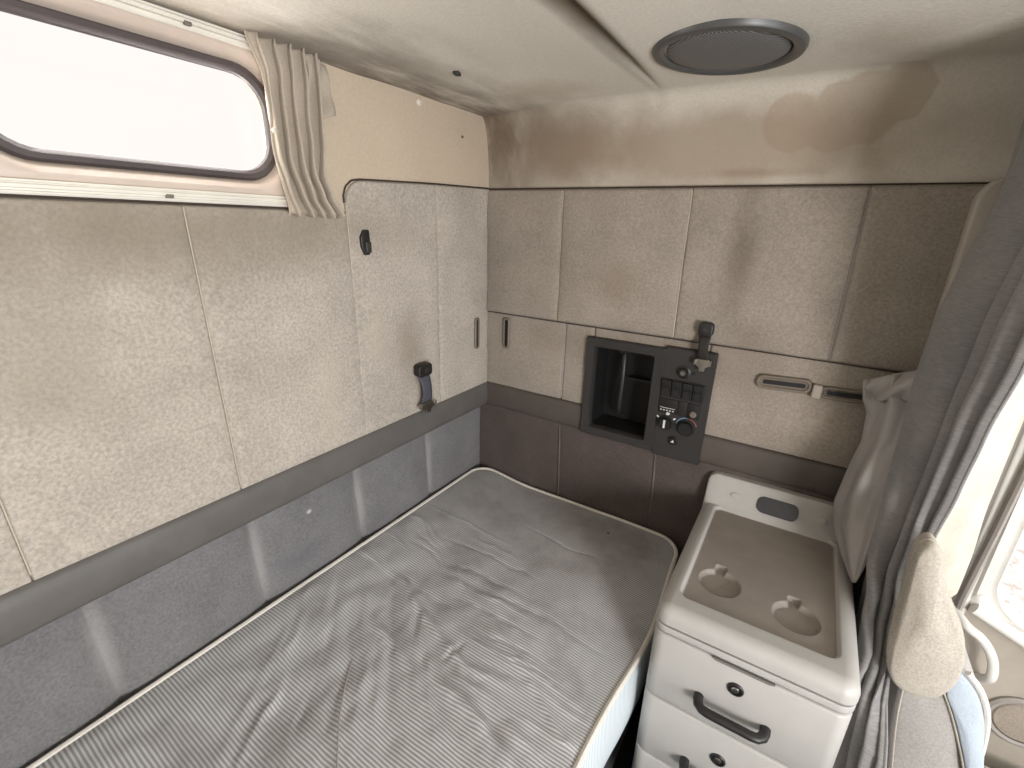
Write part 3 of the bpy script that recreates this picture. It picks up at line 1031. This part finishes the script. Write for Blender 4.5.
# row of sockets and a small switch
d = MB().box((.683, -H - .004, 1.035), (.737, -H + .003, 1.082)).build('display', M['blacker'], cp, bevel=.001)
for k in range(5):
    MB().box((.6885 + k * .0092, -H - .005, 1.0425), (.6935 + k * .0092, -H - .004, 1.0455)).build('digit_mark', M['white_mark'], d)
MB().box((.687, -H - .005, 1.051), (.733, -H - .004, 1.0525)).build('display_line', M['white_mark'], d)
MB().box((.742, -H - .005, 1.034), (.764, -H + .003, 1.082)).build('blank_cover', M['black'], cp, bevel=.001)
sk = MB().box((.769, -H - .004, 1.032), (.804, -H + .003, 1.082)).build('socket', M['blacker'], cp, bevel=.001)
MB().lathe([(.010, .0), (.010, .006), (.007, .009), (0, .009)], Matrix.Translation(end(.787, 1.048, H)) @ Matrix.Rotation(PI / 2, 4, 'X'), 16).build('socket_button', M['slot_trim'], sk)
# two rotary dials
for x, z, r in ((.710, 1.002, .0245), (.772, 1.000, .0275)):
    mt = Matrix.Translation(end(x, z, H)) @ Matrix.Rotation(PI / 2, 4, 'X')
    dl = MB().lathe([(r, 0), (r, .002), (r * .8, .003), (r * .78, .016), (r * .7, .019), (0, .019)], mt, 32).build('dial', M['blacker'], cp)
    if x < .74:
        MB().box((x - .003, -H - .0205, z - .012), (x + .003, -H - .018, z + .014)).build('dial_pointer', M['white_mark'], dl)
        for a in (35, 90, 150):
            c, s = math.cos(math.radians(a)), math.sin(math.radians(a))
            MB().obox(end(x + .030 * c, z + .030 * s, H + .0007), Vector((c, 0, s)) * .004, (0, .0007, 0), Vector((-s, 0, c)) * .0022).build('dial_tick', M['white_mark'], dl)
        MB().lathe([(.0055, 0), (.0055, .004), (0, .004)], Matrix.Translation(end(x + .004, z + .032, H)) @ Matrix.Rotation(PI / 2, 4, 'X'), 12).build('lamp', M['white_mark'], dl)
    else:
        for a0, a1, mk in ((85, 165, 'blue_mark'), (20, 82, 'red_mark')):
            mb = MB()
            mb.tube([end(x + .0315 * math.cos(math.radians(lerp(a0, a1, k / 12))), z + .0315 * math.sin(math.radians(lerp(a0, a1, k / 12))), H + .001) for k in range(13)], .0016, 6)
            mb.build('heat_mark', M[mk], dl)
# push button with a small white sign
mt = Matrix.Translation(end(.740, .948, H)) @ Matrix.Rotation(PI / 2, 4, 'X')
bt = MB().lathe([(.0155, 0), (.0155, .003), (.012, .004), (.011, .008), (0, .008)], mt, 24).build('push_button', M['blacker'], cp)
MB().prism([(.735, .944), (.745, .944), (.742, .953)], end, H + .008, H + .009).build('button_sign', M['white_mark'], bt)

# ------------------------------------------------------------------ restraint straps on the two walls
def strap_latch(name, fn, u, ztop, zbot, label, cloth, base, du=0.0, wide=.016, sag=.016):
    p0 = fn(u, (ztop + zbot) / 2, base)
    o = thing(name, p0, label, 'restraint strap')
    L = ztop - zbot
    # rounded cap
    cw = wide * 1.25
    poly = rrect(u - cw, u + cw, ztop - .040, ztop, .012, 6)
    MB().prism(poly, fn, base - .004, base + .022).build('cap', M['black'], o, bevel=.004)
    MB().prism([(u + .008 * math.cos(k * PI / 8), ztop - .02 + .008 * math.sin(k * PI / 8)) for k in range(16)], fn, base + .022, base + .024).build('rivet', M['panel_grey'], o)
    # webbing, bowing off the wall
    n = 14
    def P(i, j):
        f = j / (n - 1)
        z = lerp(ztop - .036, zbot + .030, f)
        uu = u + du * f + lerp(-wide, wide, i / 4) * (1 - .15 * math.sin(PI * f))
        return fn(uu, z, base + .010 + sag * math.sin(PI * f) ** .8)
    w = MB().grid(5, n, P).build('webbing', cloth, o, sharp=180)
    md = w.modifiers.new('thick', 'SOLIDIFY'); md.thickness = .003
    ub = u + du
    # steel clip at the free end
    cl = MB().prism([(ub - wide * 1.2, zbot + .036), (ub + wide * 1.2, zbot + .036), (ub + wide * 1.1, zbot + .016), (ub + wide * .5, zbot + .010), (ub + wide * .5, zbot), (ub - wide * .5, zbot), (ub - wide * .5, zbot + .010), (ub - wide * 1.1, zbot + .016)], fn, base + .013, base + .021).build('clip', M['steel'], o, bevel=.0015)
    MB().prism(rrect(ub - wide * 1.45, ub - wide * 1.1, zbot + .018, zbot + .034, .003), fn, base + .008, base + .024).build('clip_tab', M['steel'], o, bevel=.001)
    MB().prism(rrect(ub + wide * 1.1, ub + wide * 1.45, zbot + .018, zbot + .034, .003), fn, base + .008, base + .024).build('clip_tab', M['steel'], o, bevel=.001)
    return o
strap_latch('bunk_strap', end, .785, 1.332, 1.190, 'short black webbing strap with steel clip above the control panel', M['strap'], .026, .006)
strap_latch('bunk_strap', left, -.390, 1.155, .990, 'short grey webbing strap with steel clip on the rear wall', M['strap_blue'], .022, .008, .024, .012)

# black coat hook on the rear wall
hk = thing('coat_hook', (0, -.572, 1.522), 'small black folding coat hook on the rear wall under the window curtain', 'hook')
MB().prism([(-.589, 1.535), (-.578, 1.553), (-.560, 1.553), (-.557, 1.500), (-.563, 1.490), (-.578, 1.490), (-.588, 1.512)], left, .006, .020).build('plate', M['black'], hk, bevel=.003)
MB().prism([(-.581, 1.524), (-.562, 1.524), (-.562, 1.496), (-.579, 1.496)], left, .018, .028).build('folding_peg', M['panel_grey'], hk, bevel=.003)

def slot(fn, u, z0, z1, w, label, base):
    o = thing('strap_slot', fn(u, (z0 + z1) / 2, base), label, 'wall slot')
    mb = MB()
    def lp(ins, h): return [fn(a, b, h) for a, b in rrect(u - w + ins, u + w - ins, z0 + ins, z1 - ins, w * .7, 5)]
    loft(mb, [lp(0, base - .006), lp(0, base + .003), lp(.002, base + .005), lp(.0055, base + .005), lp(.007, base + .001), lp(.007, base - .004)])
    mb.build('slot_frame', M['slot_trim'], o)
    q = lp(.007, base + .0005)
    MB().add(q, [list(range(len(q)))]).build('slot_opening', M['blacker'], o, smooth=False)
slot(left, -.089, 1.140, 1.254, .013, 'upright narrow slot in the rear wall by the corner', .017)
slot(end, .099, 1.140, 1.254, .014, 'upright narrow slot in the end wall by the corner', .017)

# long slotted guide on the end wall
gd = thing('slide_guide', (1.06, -.012, 1.185), 'long beige slotted guide with a sliding tab on the end wall', 'slide guide')
def guide(x0, x1, z, hh, dz):
    def fn(a, b, h): return end(a, b + dz * (a - .94), h + .008)
    mb = MB()
    def lp(ins, h): return [fn(a, b, h) for a, b in rrect(x0 + ins, x1 - ins, z - hh + ins, z + hh - ins, hh * .8, 6)]
    loft(mb, [lp(0, .006), lp(0, .014), lp(.002, .017), lp(.006, .017), lp(.010, .012)])
    q = lp(.010, .012)
    mb.add(q, [list(range(len(q)))])
    fr = mb.build('guide_frame', M['slot_trim'], gd, merge=True)
    MB().prism(rrect(x0 + .016, x1 - .014, z - .006, z + .006, .004), fn, .010, .0135).build('slot_opening', M['blacker'], fr)
guide(.935, 1.066, 1.186, .020, .06)
guide(1.085, 1.26, 1.178, .017, .05)
MB().box((1.068, -.031, 1.166), (1.090, -.008, 1.204)).build('sliding_tab', plastic('tab', (168, 158, 146), .5, .03, 0), gd, bevel=.004)

# ------------------------------------------------------------------ privacy curtain (grey) with pale lining
cu = thing('privacy_curtain', (1.30, -.3, 0), 'heavy grey pleated privacy curtain with cream lining between bunk and seats', 'curtain')
# plan of the curtain at height z: start near the end wall, front-left silhouette, pleats, right hem
Ls = [(.30, -.52), (.68, -.365), (.80, -.29), (.90, -.235), (1.15, -.20), (1.31, -.17), (1.52, -.18), (1.75, -.235), (1.95, -.25)]
Rs0 = [(.30, -.70), (.70, -.58), (.80, -.44), (.90, -.40), (1.03, -.392), (1.17, -.415), (1.27, -.43), (1.42, -.456), (1.62, -.49), (1.95, -.52)]
Rs = sorted([(q.z, q.y) for q in (at(a, b, 0, 1.318) for a, b in ((1026, 358), (983, 440), (960, 490), (932, 545), (910, 590), (894, 640), (887, 690), (884, 768)))] + [(1.7, -.50), (1.95, -.52), (.2, -.75)])
def curtain_plan(z):
    yl, yr = table(Ls, z), table(Rs, z)
    return Vector((1.256 + .022 * sm((z - 1.4) / .25), yl, 0)), Vector((1.318, yr, 0))
NCU, NCV = 150, 70
def cpt(i, j):
    z = lerp(1.955, .22, j / (NCV - 1))
    f = i / (NCU - 1)
    L, R = curtain_plan(z)
    S = Vector((1.350, -.014, 0))
    if f < .25:
        t = f / .25
        p = S.lerp(L, t)
        p += Vector((-.020, .0, 0)) * math.sin(PI * t)
        p += Vector((.012, .0, 0)) * math.sin(t * PI * 3)
    else:
        t = (f - .25) / .75
        p = L.lerp(R, t)
        nrm = Vector((R.y - L.y, -(R.x - L.x), 0)).normalized()      # towards -x (sleeper side)
        ts_ = t + .03 * math.sin(z * 2.6 + 1)* sm(t / .3) * sm((1 - t) / .3)
        h = 0
        for a, b, am in ((-.14, .46, .050), (.46, .64, .024), (.64, .88, .034), (.88, 1.0, .014)):
            if a <= ts_ <= b:
                h = am * (max(0, math.sin(PI * (ts_ - a) / (b - a))) ** .62 - .45)
        p += nrm * h * (1 - .25 * sm((z - 1.4) / .5)) * sm(t / .05) * sm((1.03 - t) / .08)
    p += Vector((.010 * noise.noise(Vector((f * 6, z * 1.6, 3))), .012 * noise.noise(Vector((f * 5, z * 2, 8))), 0))
    return Vector((p.x, p.y, z))
cl = MB().grid(NCU, NCV, cpt).build('curtain_cloth', M['curtain'], cu, sharp=180)
md = cl.modifiers.new('thick', 'SOLIDIFY'); md.thickness = .003; md.offset = 0
T_ = [(.3, -.36), (.9, -.255), (1.1, -.20), (1.30, -.17), (1.6, -.15), (1.95, -.14)]
def lpt(i, j):
    z = lerp(1.955, .22, j / (NCV - 1))
    a = cpt(NCU - 1, j)
    t = i / 30
    b = Vector((1.398, table(T_, z), z))
    b = a.lerp(b, .02 + .98 * sm((z - .78) / .10))
    p = a.lerp(b, t)
    k = sm((z - .78) / .10)
    p.x += k * (.018 * math.sin(PI * t) + .007 * math.sin(t * 14 + z * 3) * sm((1 - t) / .2) * sm(t / .2))
    p.x += k * .008 * noise.noise(Vector((t * 5, z * 7, 5))) * t
    return p
ln = MB().grid(31, NCV, lpt).build('lining', M['lining'], cu, sharp=180)
md = ln.modifiers.new('thick', 'SOLIDIFY'); md.thickness = .002
MB().tube([cpt(NCU - 1, j) for j in range(NCV)], .003, 8).build('hem', M['curtain'], cu)
ct = MB().box((1.285, -1.9, 1.955), (1.325, -.02, 1.975)).build('curtain_track', M['alu'])
tag(ct, 'ceiling rail of the heavy grey privacy curtain', 'curtain rail')

# gathered satin tie bundle between the cabinet and the curtain
sb = thing('satin_drape', (1.2, -.12, .85), 'bunched shiny grey satin drape hanging over the back of the drawer cabinet', 'drape')
SL = [(868, 380, -.07), (864, 400, -.075), (868, 412, -.08), (862, 440, -.085), (848, 470, -.085), (836, 500, -.09), (834, 525, -.11), (842, 555, -.17), (851, 581, -.25)]
SR = [(938, 366, -.16), (936, 385, -.17), (930, 405, -.18), (922, 430, -.19), (912, 455, -.20), (902, 485, -.21), (890, 515, -.22), (874, 550, -.24), (856, 583, -.26)]
SLp = [at(a, b, 1, c) for a, b, c in SL]
SRp = [at(a, b, 1, c) for a, b, c in SR]
NSU, NSV = 70, 60
def interp(P, f):
    f *= len(P) - 1
    k = min(int(f), len(P) - 2)
    return P[k].lerp(P[k + 1], f - k)
def spt(i, j):
    t, f = i / (NSU - 1), j / (NSV - 1)
    a, b = interp(SLp, f), interp(SRp, f)
    p = a.lerp(b, t)
    w = (b - a).length
    n = Vector((-.45, -.85, .1)).normalized()
    gat = 1 - sm(f / .25)
    h = .12 * w * math.sin(2 * PI * (2.2 * t + .25 * f) + .6) * (.35 + .65 * gat) + .22 * w * math.sin(PI * t) * sm(f / .3)
    h += .10 * w * math.sin(2 * PI * (4.6 * t - f) + 1) * gat
    h += .05 * w * noise.noise(Vector((t * 5, f * 6, 2)))
    return p + n * h
sc_ = MB().grid(NSU, NSV, spt).build('drape_cloth', M['satin'], sb, sharp=180)
md = sc_.modifiers.new('thick', 'SOLIDIFY'); md.thickness = .002
# folded top loop of the bundle
def tpt(i, j):
    t, f = i / 30, j / 14
    a = at(868, 379, 1, -.075).lerp(at(935, 366, 1, -.165), t)
    b = at(870, 400, 1, -.09).lerp(at(915, 402, 1, -.19), t)
    p = a.lerp(b, f)
    p += Vector((-.4, -.9, 0)) * (.028 * math.sin(PI * f) * (.5 + .5 * t) + .010 * math.sin(t * 9 + f * 5))
    return p
sf = MB().grid(31, 15, tpt).build('folded_top', M['satin'], sb, sharp=180)
md = sf.modifiers.new('thick', 'SOLIDIFY'); md.thickness = .002

# ------------------------------------------------------------------ passenger seat
st = thing('cab_seat', (1.42, -.25, 0), 'grey cloth cab seat with pale blue side and folded armrest beyond the curtain', 'seat')
def xz(a, b, h): return Vector((a, h, b))
back = [(1.335, .70), (1.345, .56), (1.372, .42), (1.40, .25), (1.50, .22), (1.505, .35), (1.500, .48), (1.496, .58), (1.482, .672), (1.452, .735), (1.415, .765), (1.37, .765)]
def smooth_poly(p, it=2):
    for _ in range(it):
        q = []
        for i in range(len(p)):
            a, b = p[i], p[(i + 1) % len(p)]
            q += [(a[0] * .75 + b[0] * .25, a[1] * .75 + b[1] * .25), (a[0] * .25 + b[0] * .75, a[1] * .25 + b[1] * .75)]
        p = q
    return p
def puffy(poly, y0, y1, r, mb, dome=.012):
    """outline in the xz plane with a rounded, slightly domed near face"""
    c = Vector((sum(a for a, b in poly) / len(poly), sum(b for a, b in poly) / len(poly)))
    loops = []
    for k in range(6):
        an = k / 5 * PI / 2
        ins, y = r * (1 - math.sin(an)) , y0 + r * (1 - math.cos(an))
        # from the near face edge round to the side
        ins = r * (1 - math.sin(an))
        y = y0 + r * (1 - math.sin(PI / 2 - an)) if False else y0 + r * (1 - math.sin(an)) * 0 + r * (1 - math.cos(PI / 2 - an)) * 0 + r * (1 - math.sin(PI / 2 - (PI / 2 - an)))
        loops.append([(a, b, ins, y) for a, b in poly])
    out = []
    for k, L in enumerate(loops):
        an = k / 5 * PI / 2
        ins = r * (1 - math.cos(an))
        y = y0 + r * (1 - math.sin(an))
        row = []
        for a, b, _, _ in L:
            d = (Vector((a, b)) - c)
            s = max(0, 1 - ins / max(d.length, 1e-4))
            row.append(Vector((c.x + d.x * s, y, c.y + d.y * s)))
        out.append(row)
    inner = []
    for f in (.7, .4, .15):
        row = []
        for q in out[-1]:
            row.append(Vector((lerp(c.x, q.x, f), y0 - dome * (1 - f * f), lerp(c.y, q.z, f))))
        inner.append(row)
    far = [Vector((q.x, y1, q.z)) for q in out[0]]
    allr = [far] + out + inner
    loft(mb, allr)
    n = len(far)
    mb.add(inner[-1], [list(range(n))])
    mb.add(far, [list(range(n))])
    return mb
bk = smooth_poly(back)
puffy(bk, -.345, -.04, .03, MB(), .006).build('backrest', M['seat_grey'], st, merge=True, sharp=60)
bl = smooth_poly([(q.x, q.z) for q in (at(a, b, 1, -.356) for a, b in ((944, 690), (953, 712), (960, 740), (966, 768), (970, 800), (984, 800), (984, 768), (987, 735), (982, 703), (971, 684), (958, 672)))], 2)
puffy(bl, -.356, -.33, .006, MB(), .004).build('side_panel', M['seat_blue'], st, merge=True, sharp=60)
pp = [(1.428, .760), (1.455, .733), (1.480, .680), (1.494, .59), (1.499, .50), (1.502, .38)]
def chaikin_open(p, it=2):
    for _ in range(it):
        q = [p[0]]
        for a, b in zip(p, p[1:]):
            q += [(a[0] * .75 + b[0] * .25, a[1] * .75 + b[1] * .25), (a[0] * .25 + b[0] * .75, a[1] * .25 + b[1] * .75)]
        q.append(p[-1]); p = q
    return p
MB().tube([(a, -.350, b) for a, b in chaikin_open(pp)], .006, 8).build('piping', M['piping'], st)
for q in ([(1.345, .70), (1.356, .58), (1.385, .42)], [(q_.x, q_.z) for q_ in (at(a, b, 1, -.356) for a, b in ((942, 688), (951, 712), (958, 740), (964, 768), (968, 800)))]):
    MB().tube([(a, -.352, b) for a, b in chaikin_open(q)], .0022, 6).build('seam', M['seat_cloth'], st)
cushion = smooth_poly([(1.42, .12), (1.42, .22), (1.52, .26), (1.85, .28), (1.93, .25), (1.93, .16), (1.85, .12)], 2)
puffy(cushion, -.345, -.04, .03, MB(), .006).build('seat_cushion', M['seat_grey'], st, merge=True, sharp=60)
MB().box((1.48, -.28, 0), (1.82, -.06, .14)).build('seat_base', M['black'], st, bevel=.02)
# folded armrest: a long pad, round at the lower end
arm = [at(px, py, 1, -.385) for px, py in ((913, 560), (917, 548), (927, 541), (936, 543), (942, 553), (943, 570), (946, 588), (954, 608), (962, 628), (966, 650), (962, 672), (951, 688), (934, 697), (914, 694), (897, 686), (887, 672), (889, 650), (896, 622), (905, 590))]
apoly = smooth_poly([(q.x, q.z) for q in arm], 2)
puffy(apoly, -.40, -.350, .016, MB(), .012).build('armrest', M['seat_cloth'], st, merge=True, sharp=70)
MB().tube([(a, -.376, b) for a, b in apoly], .0018, 6, closed=True).build('armrest_seam', M['seat_cloth'], st)

# ------------------------------------------------------------------ door side of the cab
pb = MB().prism([(1.36, 0), (1.36, 2.02), (1.475, 2.02), (1.475, 1.0), (1.47, .5), (1.47, 0)], end, -.02, -.06)
pbo = pb.build('pillar', M['pillar_grey'])
tag(pbo, 'grey door pillar behind the curtain lining', 'pillar', kind='structure')
MB().prism([(1.37, .962), (1.37, 1.9), (1.478, 1.9), (1.478, .962)], end, -.012, -.022).build('pillar_pad', M['pillar'], pbo, bevel=.005)
# rubber seal and door frame edge
def tilt(z): return 0.0
MB().tube([(1.503, .022, .30), (1.502, .022, .7), (1.510, .022, .9), (1.516, .022, 1.1), (1.52, .022, 1.9)], .014, 8, flat=.6).build('door_seal', M['pillar_grey'], pbo)

door = structure('door_1', (1.9, .03, 0), 'pale cab door with window, grab handle and speaker', 'door')
def sill(x): return .715 - .45 * (x - 1.55)
# window ring (outer outline to glass)
def dloop(ins, r, y):
    out = []
    for a, b in rrect(1.520 + ins, 2.28 - ins, 0 + ins, 1.0 - ins, r, 8):
        zb = sill(a) - .055
        out.append(Vector((a, y, lerp(zb, 1.62, b))))
    return out
mb = MB()
loft(mb, [dloop(0, .02, .035), dloop(.004, .05, .022), dloop(.018, .06, .022), dloop(.022, .065, .032), dloop(.027, .07, .032), dloop(.034, .075, .026), dloop(.040, .08, .034), dloop(.042, .08, .06)])
mb.build('window_frame', M['door_trim'], door, sharp=60)
lp = dloop(.040, .08, .05)
MB().add(lp, [list(range(len(lp)))]).build('glass_pane', M['glass'], door, smooth=False)
# lower panel following the sill
n = 24
poly = [(1.520, .05)] + [(2.30, .05)] + [(lerp(2.30, 1.520, k / n), sill(lerp(2.30, 1.520, k / n)) - .02) for k in range(n + 1)]
MB().prism(poly, end, -.035, -.08).build('door_panel', M['door'], door, smooth=False)
# sill ledge
MB().tube([(x, .020, sill(x) - .045) for x in (1.528, 1.56, 1.65, 1.8, 2.0, 2.28)], .016, 10).build('sill_ledge', M['door_trim'], door)
MB().box((1.49, .03, .05), (1.522, .08, 1.9)).build('door_edge', M['door_trim'], door, bevel=.006)
MB().box((1.49, .03, 1.60), (2.9, .08, 1.92)).build('door_header', M['door_trim'], door, bevel=.006)
MB().box((2.27, .03, .05), (2.9, .08, 1.7)).build('front_pillar', M['door_trim'], door, bevel=.006)
# arched grab handle
gp = [at(px, py, 1, -.02) for px, py in ((955, 617), (967, 626), (980, 637), (989, 650), (993, 664), (990, 678), (982, 692))]
gp[0].y = .03; gp[-1].y = .03
def cat(P, m=6):
    out = []
    for i in range(len(P) - 1):
        a, b, c, d = P[max(0, i - 1)], P[i], P[i + 1], P[min(len(P) - 1, i + 2)]
        for k in range(m):
            t = k / m
            out.append(.5 * ((2 * b) + (c - a) * t + (2 * a - 5 * b + 4 * c - d) * t * t + (3 * b - a - 3 * c + d) * t ** 3))
    return out + [P[-1]]
MB().tube(cat(gp), .011, 12).build('grab_handle', M['door_trim'], door)
q = at(1022, 722, 1, .034)
mt = Matrix.Translation(q) @ Matrix.Rotation(PI / 2, 4, 'X')
sp_ = MB().lathe([(.075, -.01), (.075, .006), (.068, .011), (.060, .008)], mt, 40, cap=False).build('speaker_rim', M['pillar_grey'], door)
MB().lathe([(.062, .002), (.055, .009), (0, .011)], mt, 40).build('speaker_grille', fabric('door_grille', (150, 140, 128), 300, .2, .1, 10), sp_)

# the rest of the cab behind the camera
sh = MB()
sh.box((-.06, YB - .06, 0), (1.9, YB, 2.02)).box((1.9, YB - .06, 0), (2.85, YB, .8)).box((2.85, YB - .06, 0), (XF, YB, 2.02)).box((1.9, YB - .06, 1.6), (2.85, YB, 2.02))
tag(sh.build('wall_side', M['cab_shell'], smooth=False), 'far side wall of the cab with the other door window', 'wall', kind='structure')
sh = MB()
sh.box((XF, YB, 0), (XF + .06, .1, .9)).box((XF, YB, 1.8), (XF + .06, .1, 2.02)).box((XF, YB, .9), (XF + .06, YB + .1, 1.8)).box((XF, 0, .9), (XF + .06, .1, 1.8))
tag(sh.build('wall_front', M['cab_shell'], smooth=False), 'front of the cab with the windscreen opening', 'wall', kind='structure')
gr = MB().box((-14, -14, -1.25), (16, 16, -1.2)).build('ground', M['gravel'], smooth=False)
tag(gr, 'pale gravel yard outside the cab', 'ground', kind='structure')

# ------------------------------------------------------------------ light
w = bpy.data.worlds.new('sky')
SC.world = w
w.use_nodes = True
bg = w.node_tree.nodes['Background']
bg.inputs[0].default_value = (1.0, .955, .925, 1)
bg.inputs[1].default_value = 1.05

def area(name, loc, tgt, sx, sy, power, col=(1, 1, 1)):
    l = bpy.data.lights.new(name, 'AREA')
    l.shape = 'RECTANGLE'; l.size = sx; l.size_y = sy; l.energy = power; l.color = col
    o = bpy.data.objects.new(name, l)
    COL.objects.link(o)
    o.location = loc
    o.rotation_euler = (Vector(tgt) - Vector(loc)).to_track_quat('-Z', 'Y').to_euler()
    return o
area('windscreen_daylight', (2.86, -1.15, 1.22), (0, -1.0, 1.35), 1.6, .6, 22, (.86, .93, 1))
area('side_window_daylight', (2.42, -2.08, 1.12), (.6, -.4, 1.35), .5, .6, 48, (1, .97, .962))
area('door_window_daylight', (1.9, .045, 1.15), (1.6, -1.2, .3), .65, .75, 2, (1, .98, .95))
area('rear_window_daylight', (-.055, -1.03, 1.76), (1.0, -1.0, 1.3), .44, .16, 2.5, (1, .97, .94))

sun = bpy.data.lights.new('sun', 'SUN')
sun.energy = 2.6
sun.angle = .2
so = bpy.data.objects.new('sun', sun)
COL.objects.link(so)
so.rotation_euler = (math.radians(4), math.radians(-14), 0)
# ------------------------------------------------------------------ camera
cam = bpy.data.cameras.new('camera')
co = bpy.data.objects.new('camera', cam)
COL.objects.link(co)
cam.sensor_fit = 'HORIZONTAL'
cam.sensor_width = 36
cam.lens = 36 * FPX / 1024
cam.clip_start = .02
X, D, F = RW.col[0], RW.col[1], RW.col[2]
co.matrix_world = Matrix(((X.x, -D.x, -F.x, CAM.x), (X.y, -D.y, -F.y, CAM.y), (X.z, -D.z, -F.z, CAM.z), (0, 0, 0, 1)))
SC.camera = co
SC.view_settings.view_transform = 'Standard'
SC.view_settings.look = 'None'
SC.view_settings.gamma = 1
SC.view_settings.use_curve_mapping = False
SC.view_settings.exposure = 0
SC.cycles.use_denoising = True
SC.cycles.max_bounces = 10
SC.cycles.diffuse_bounces = 6
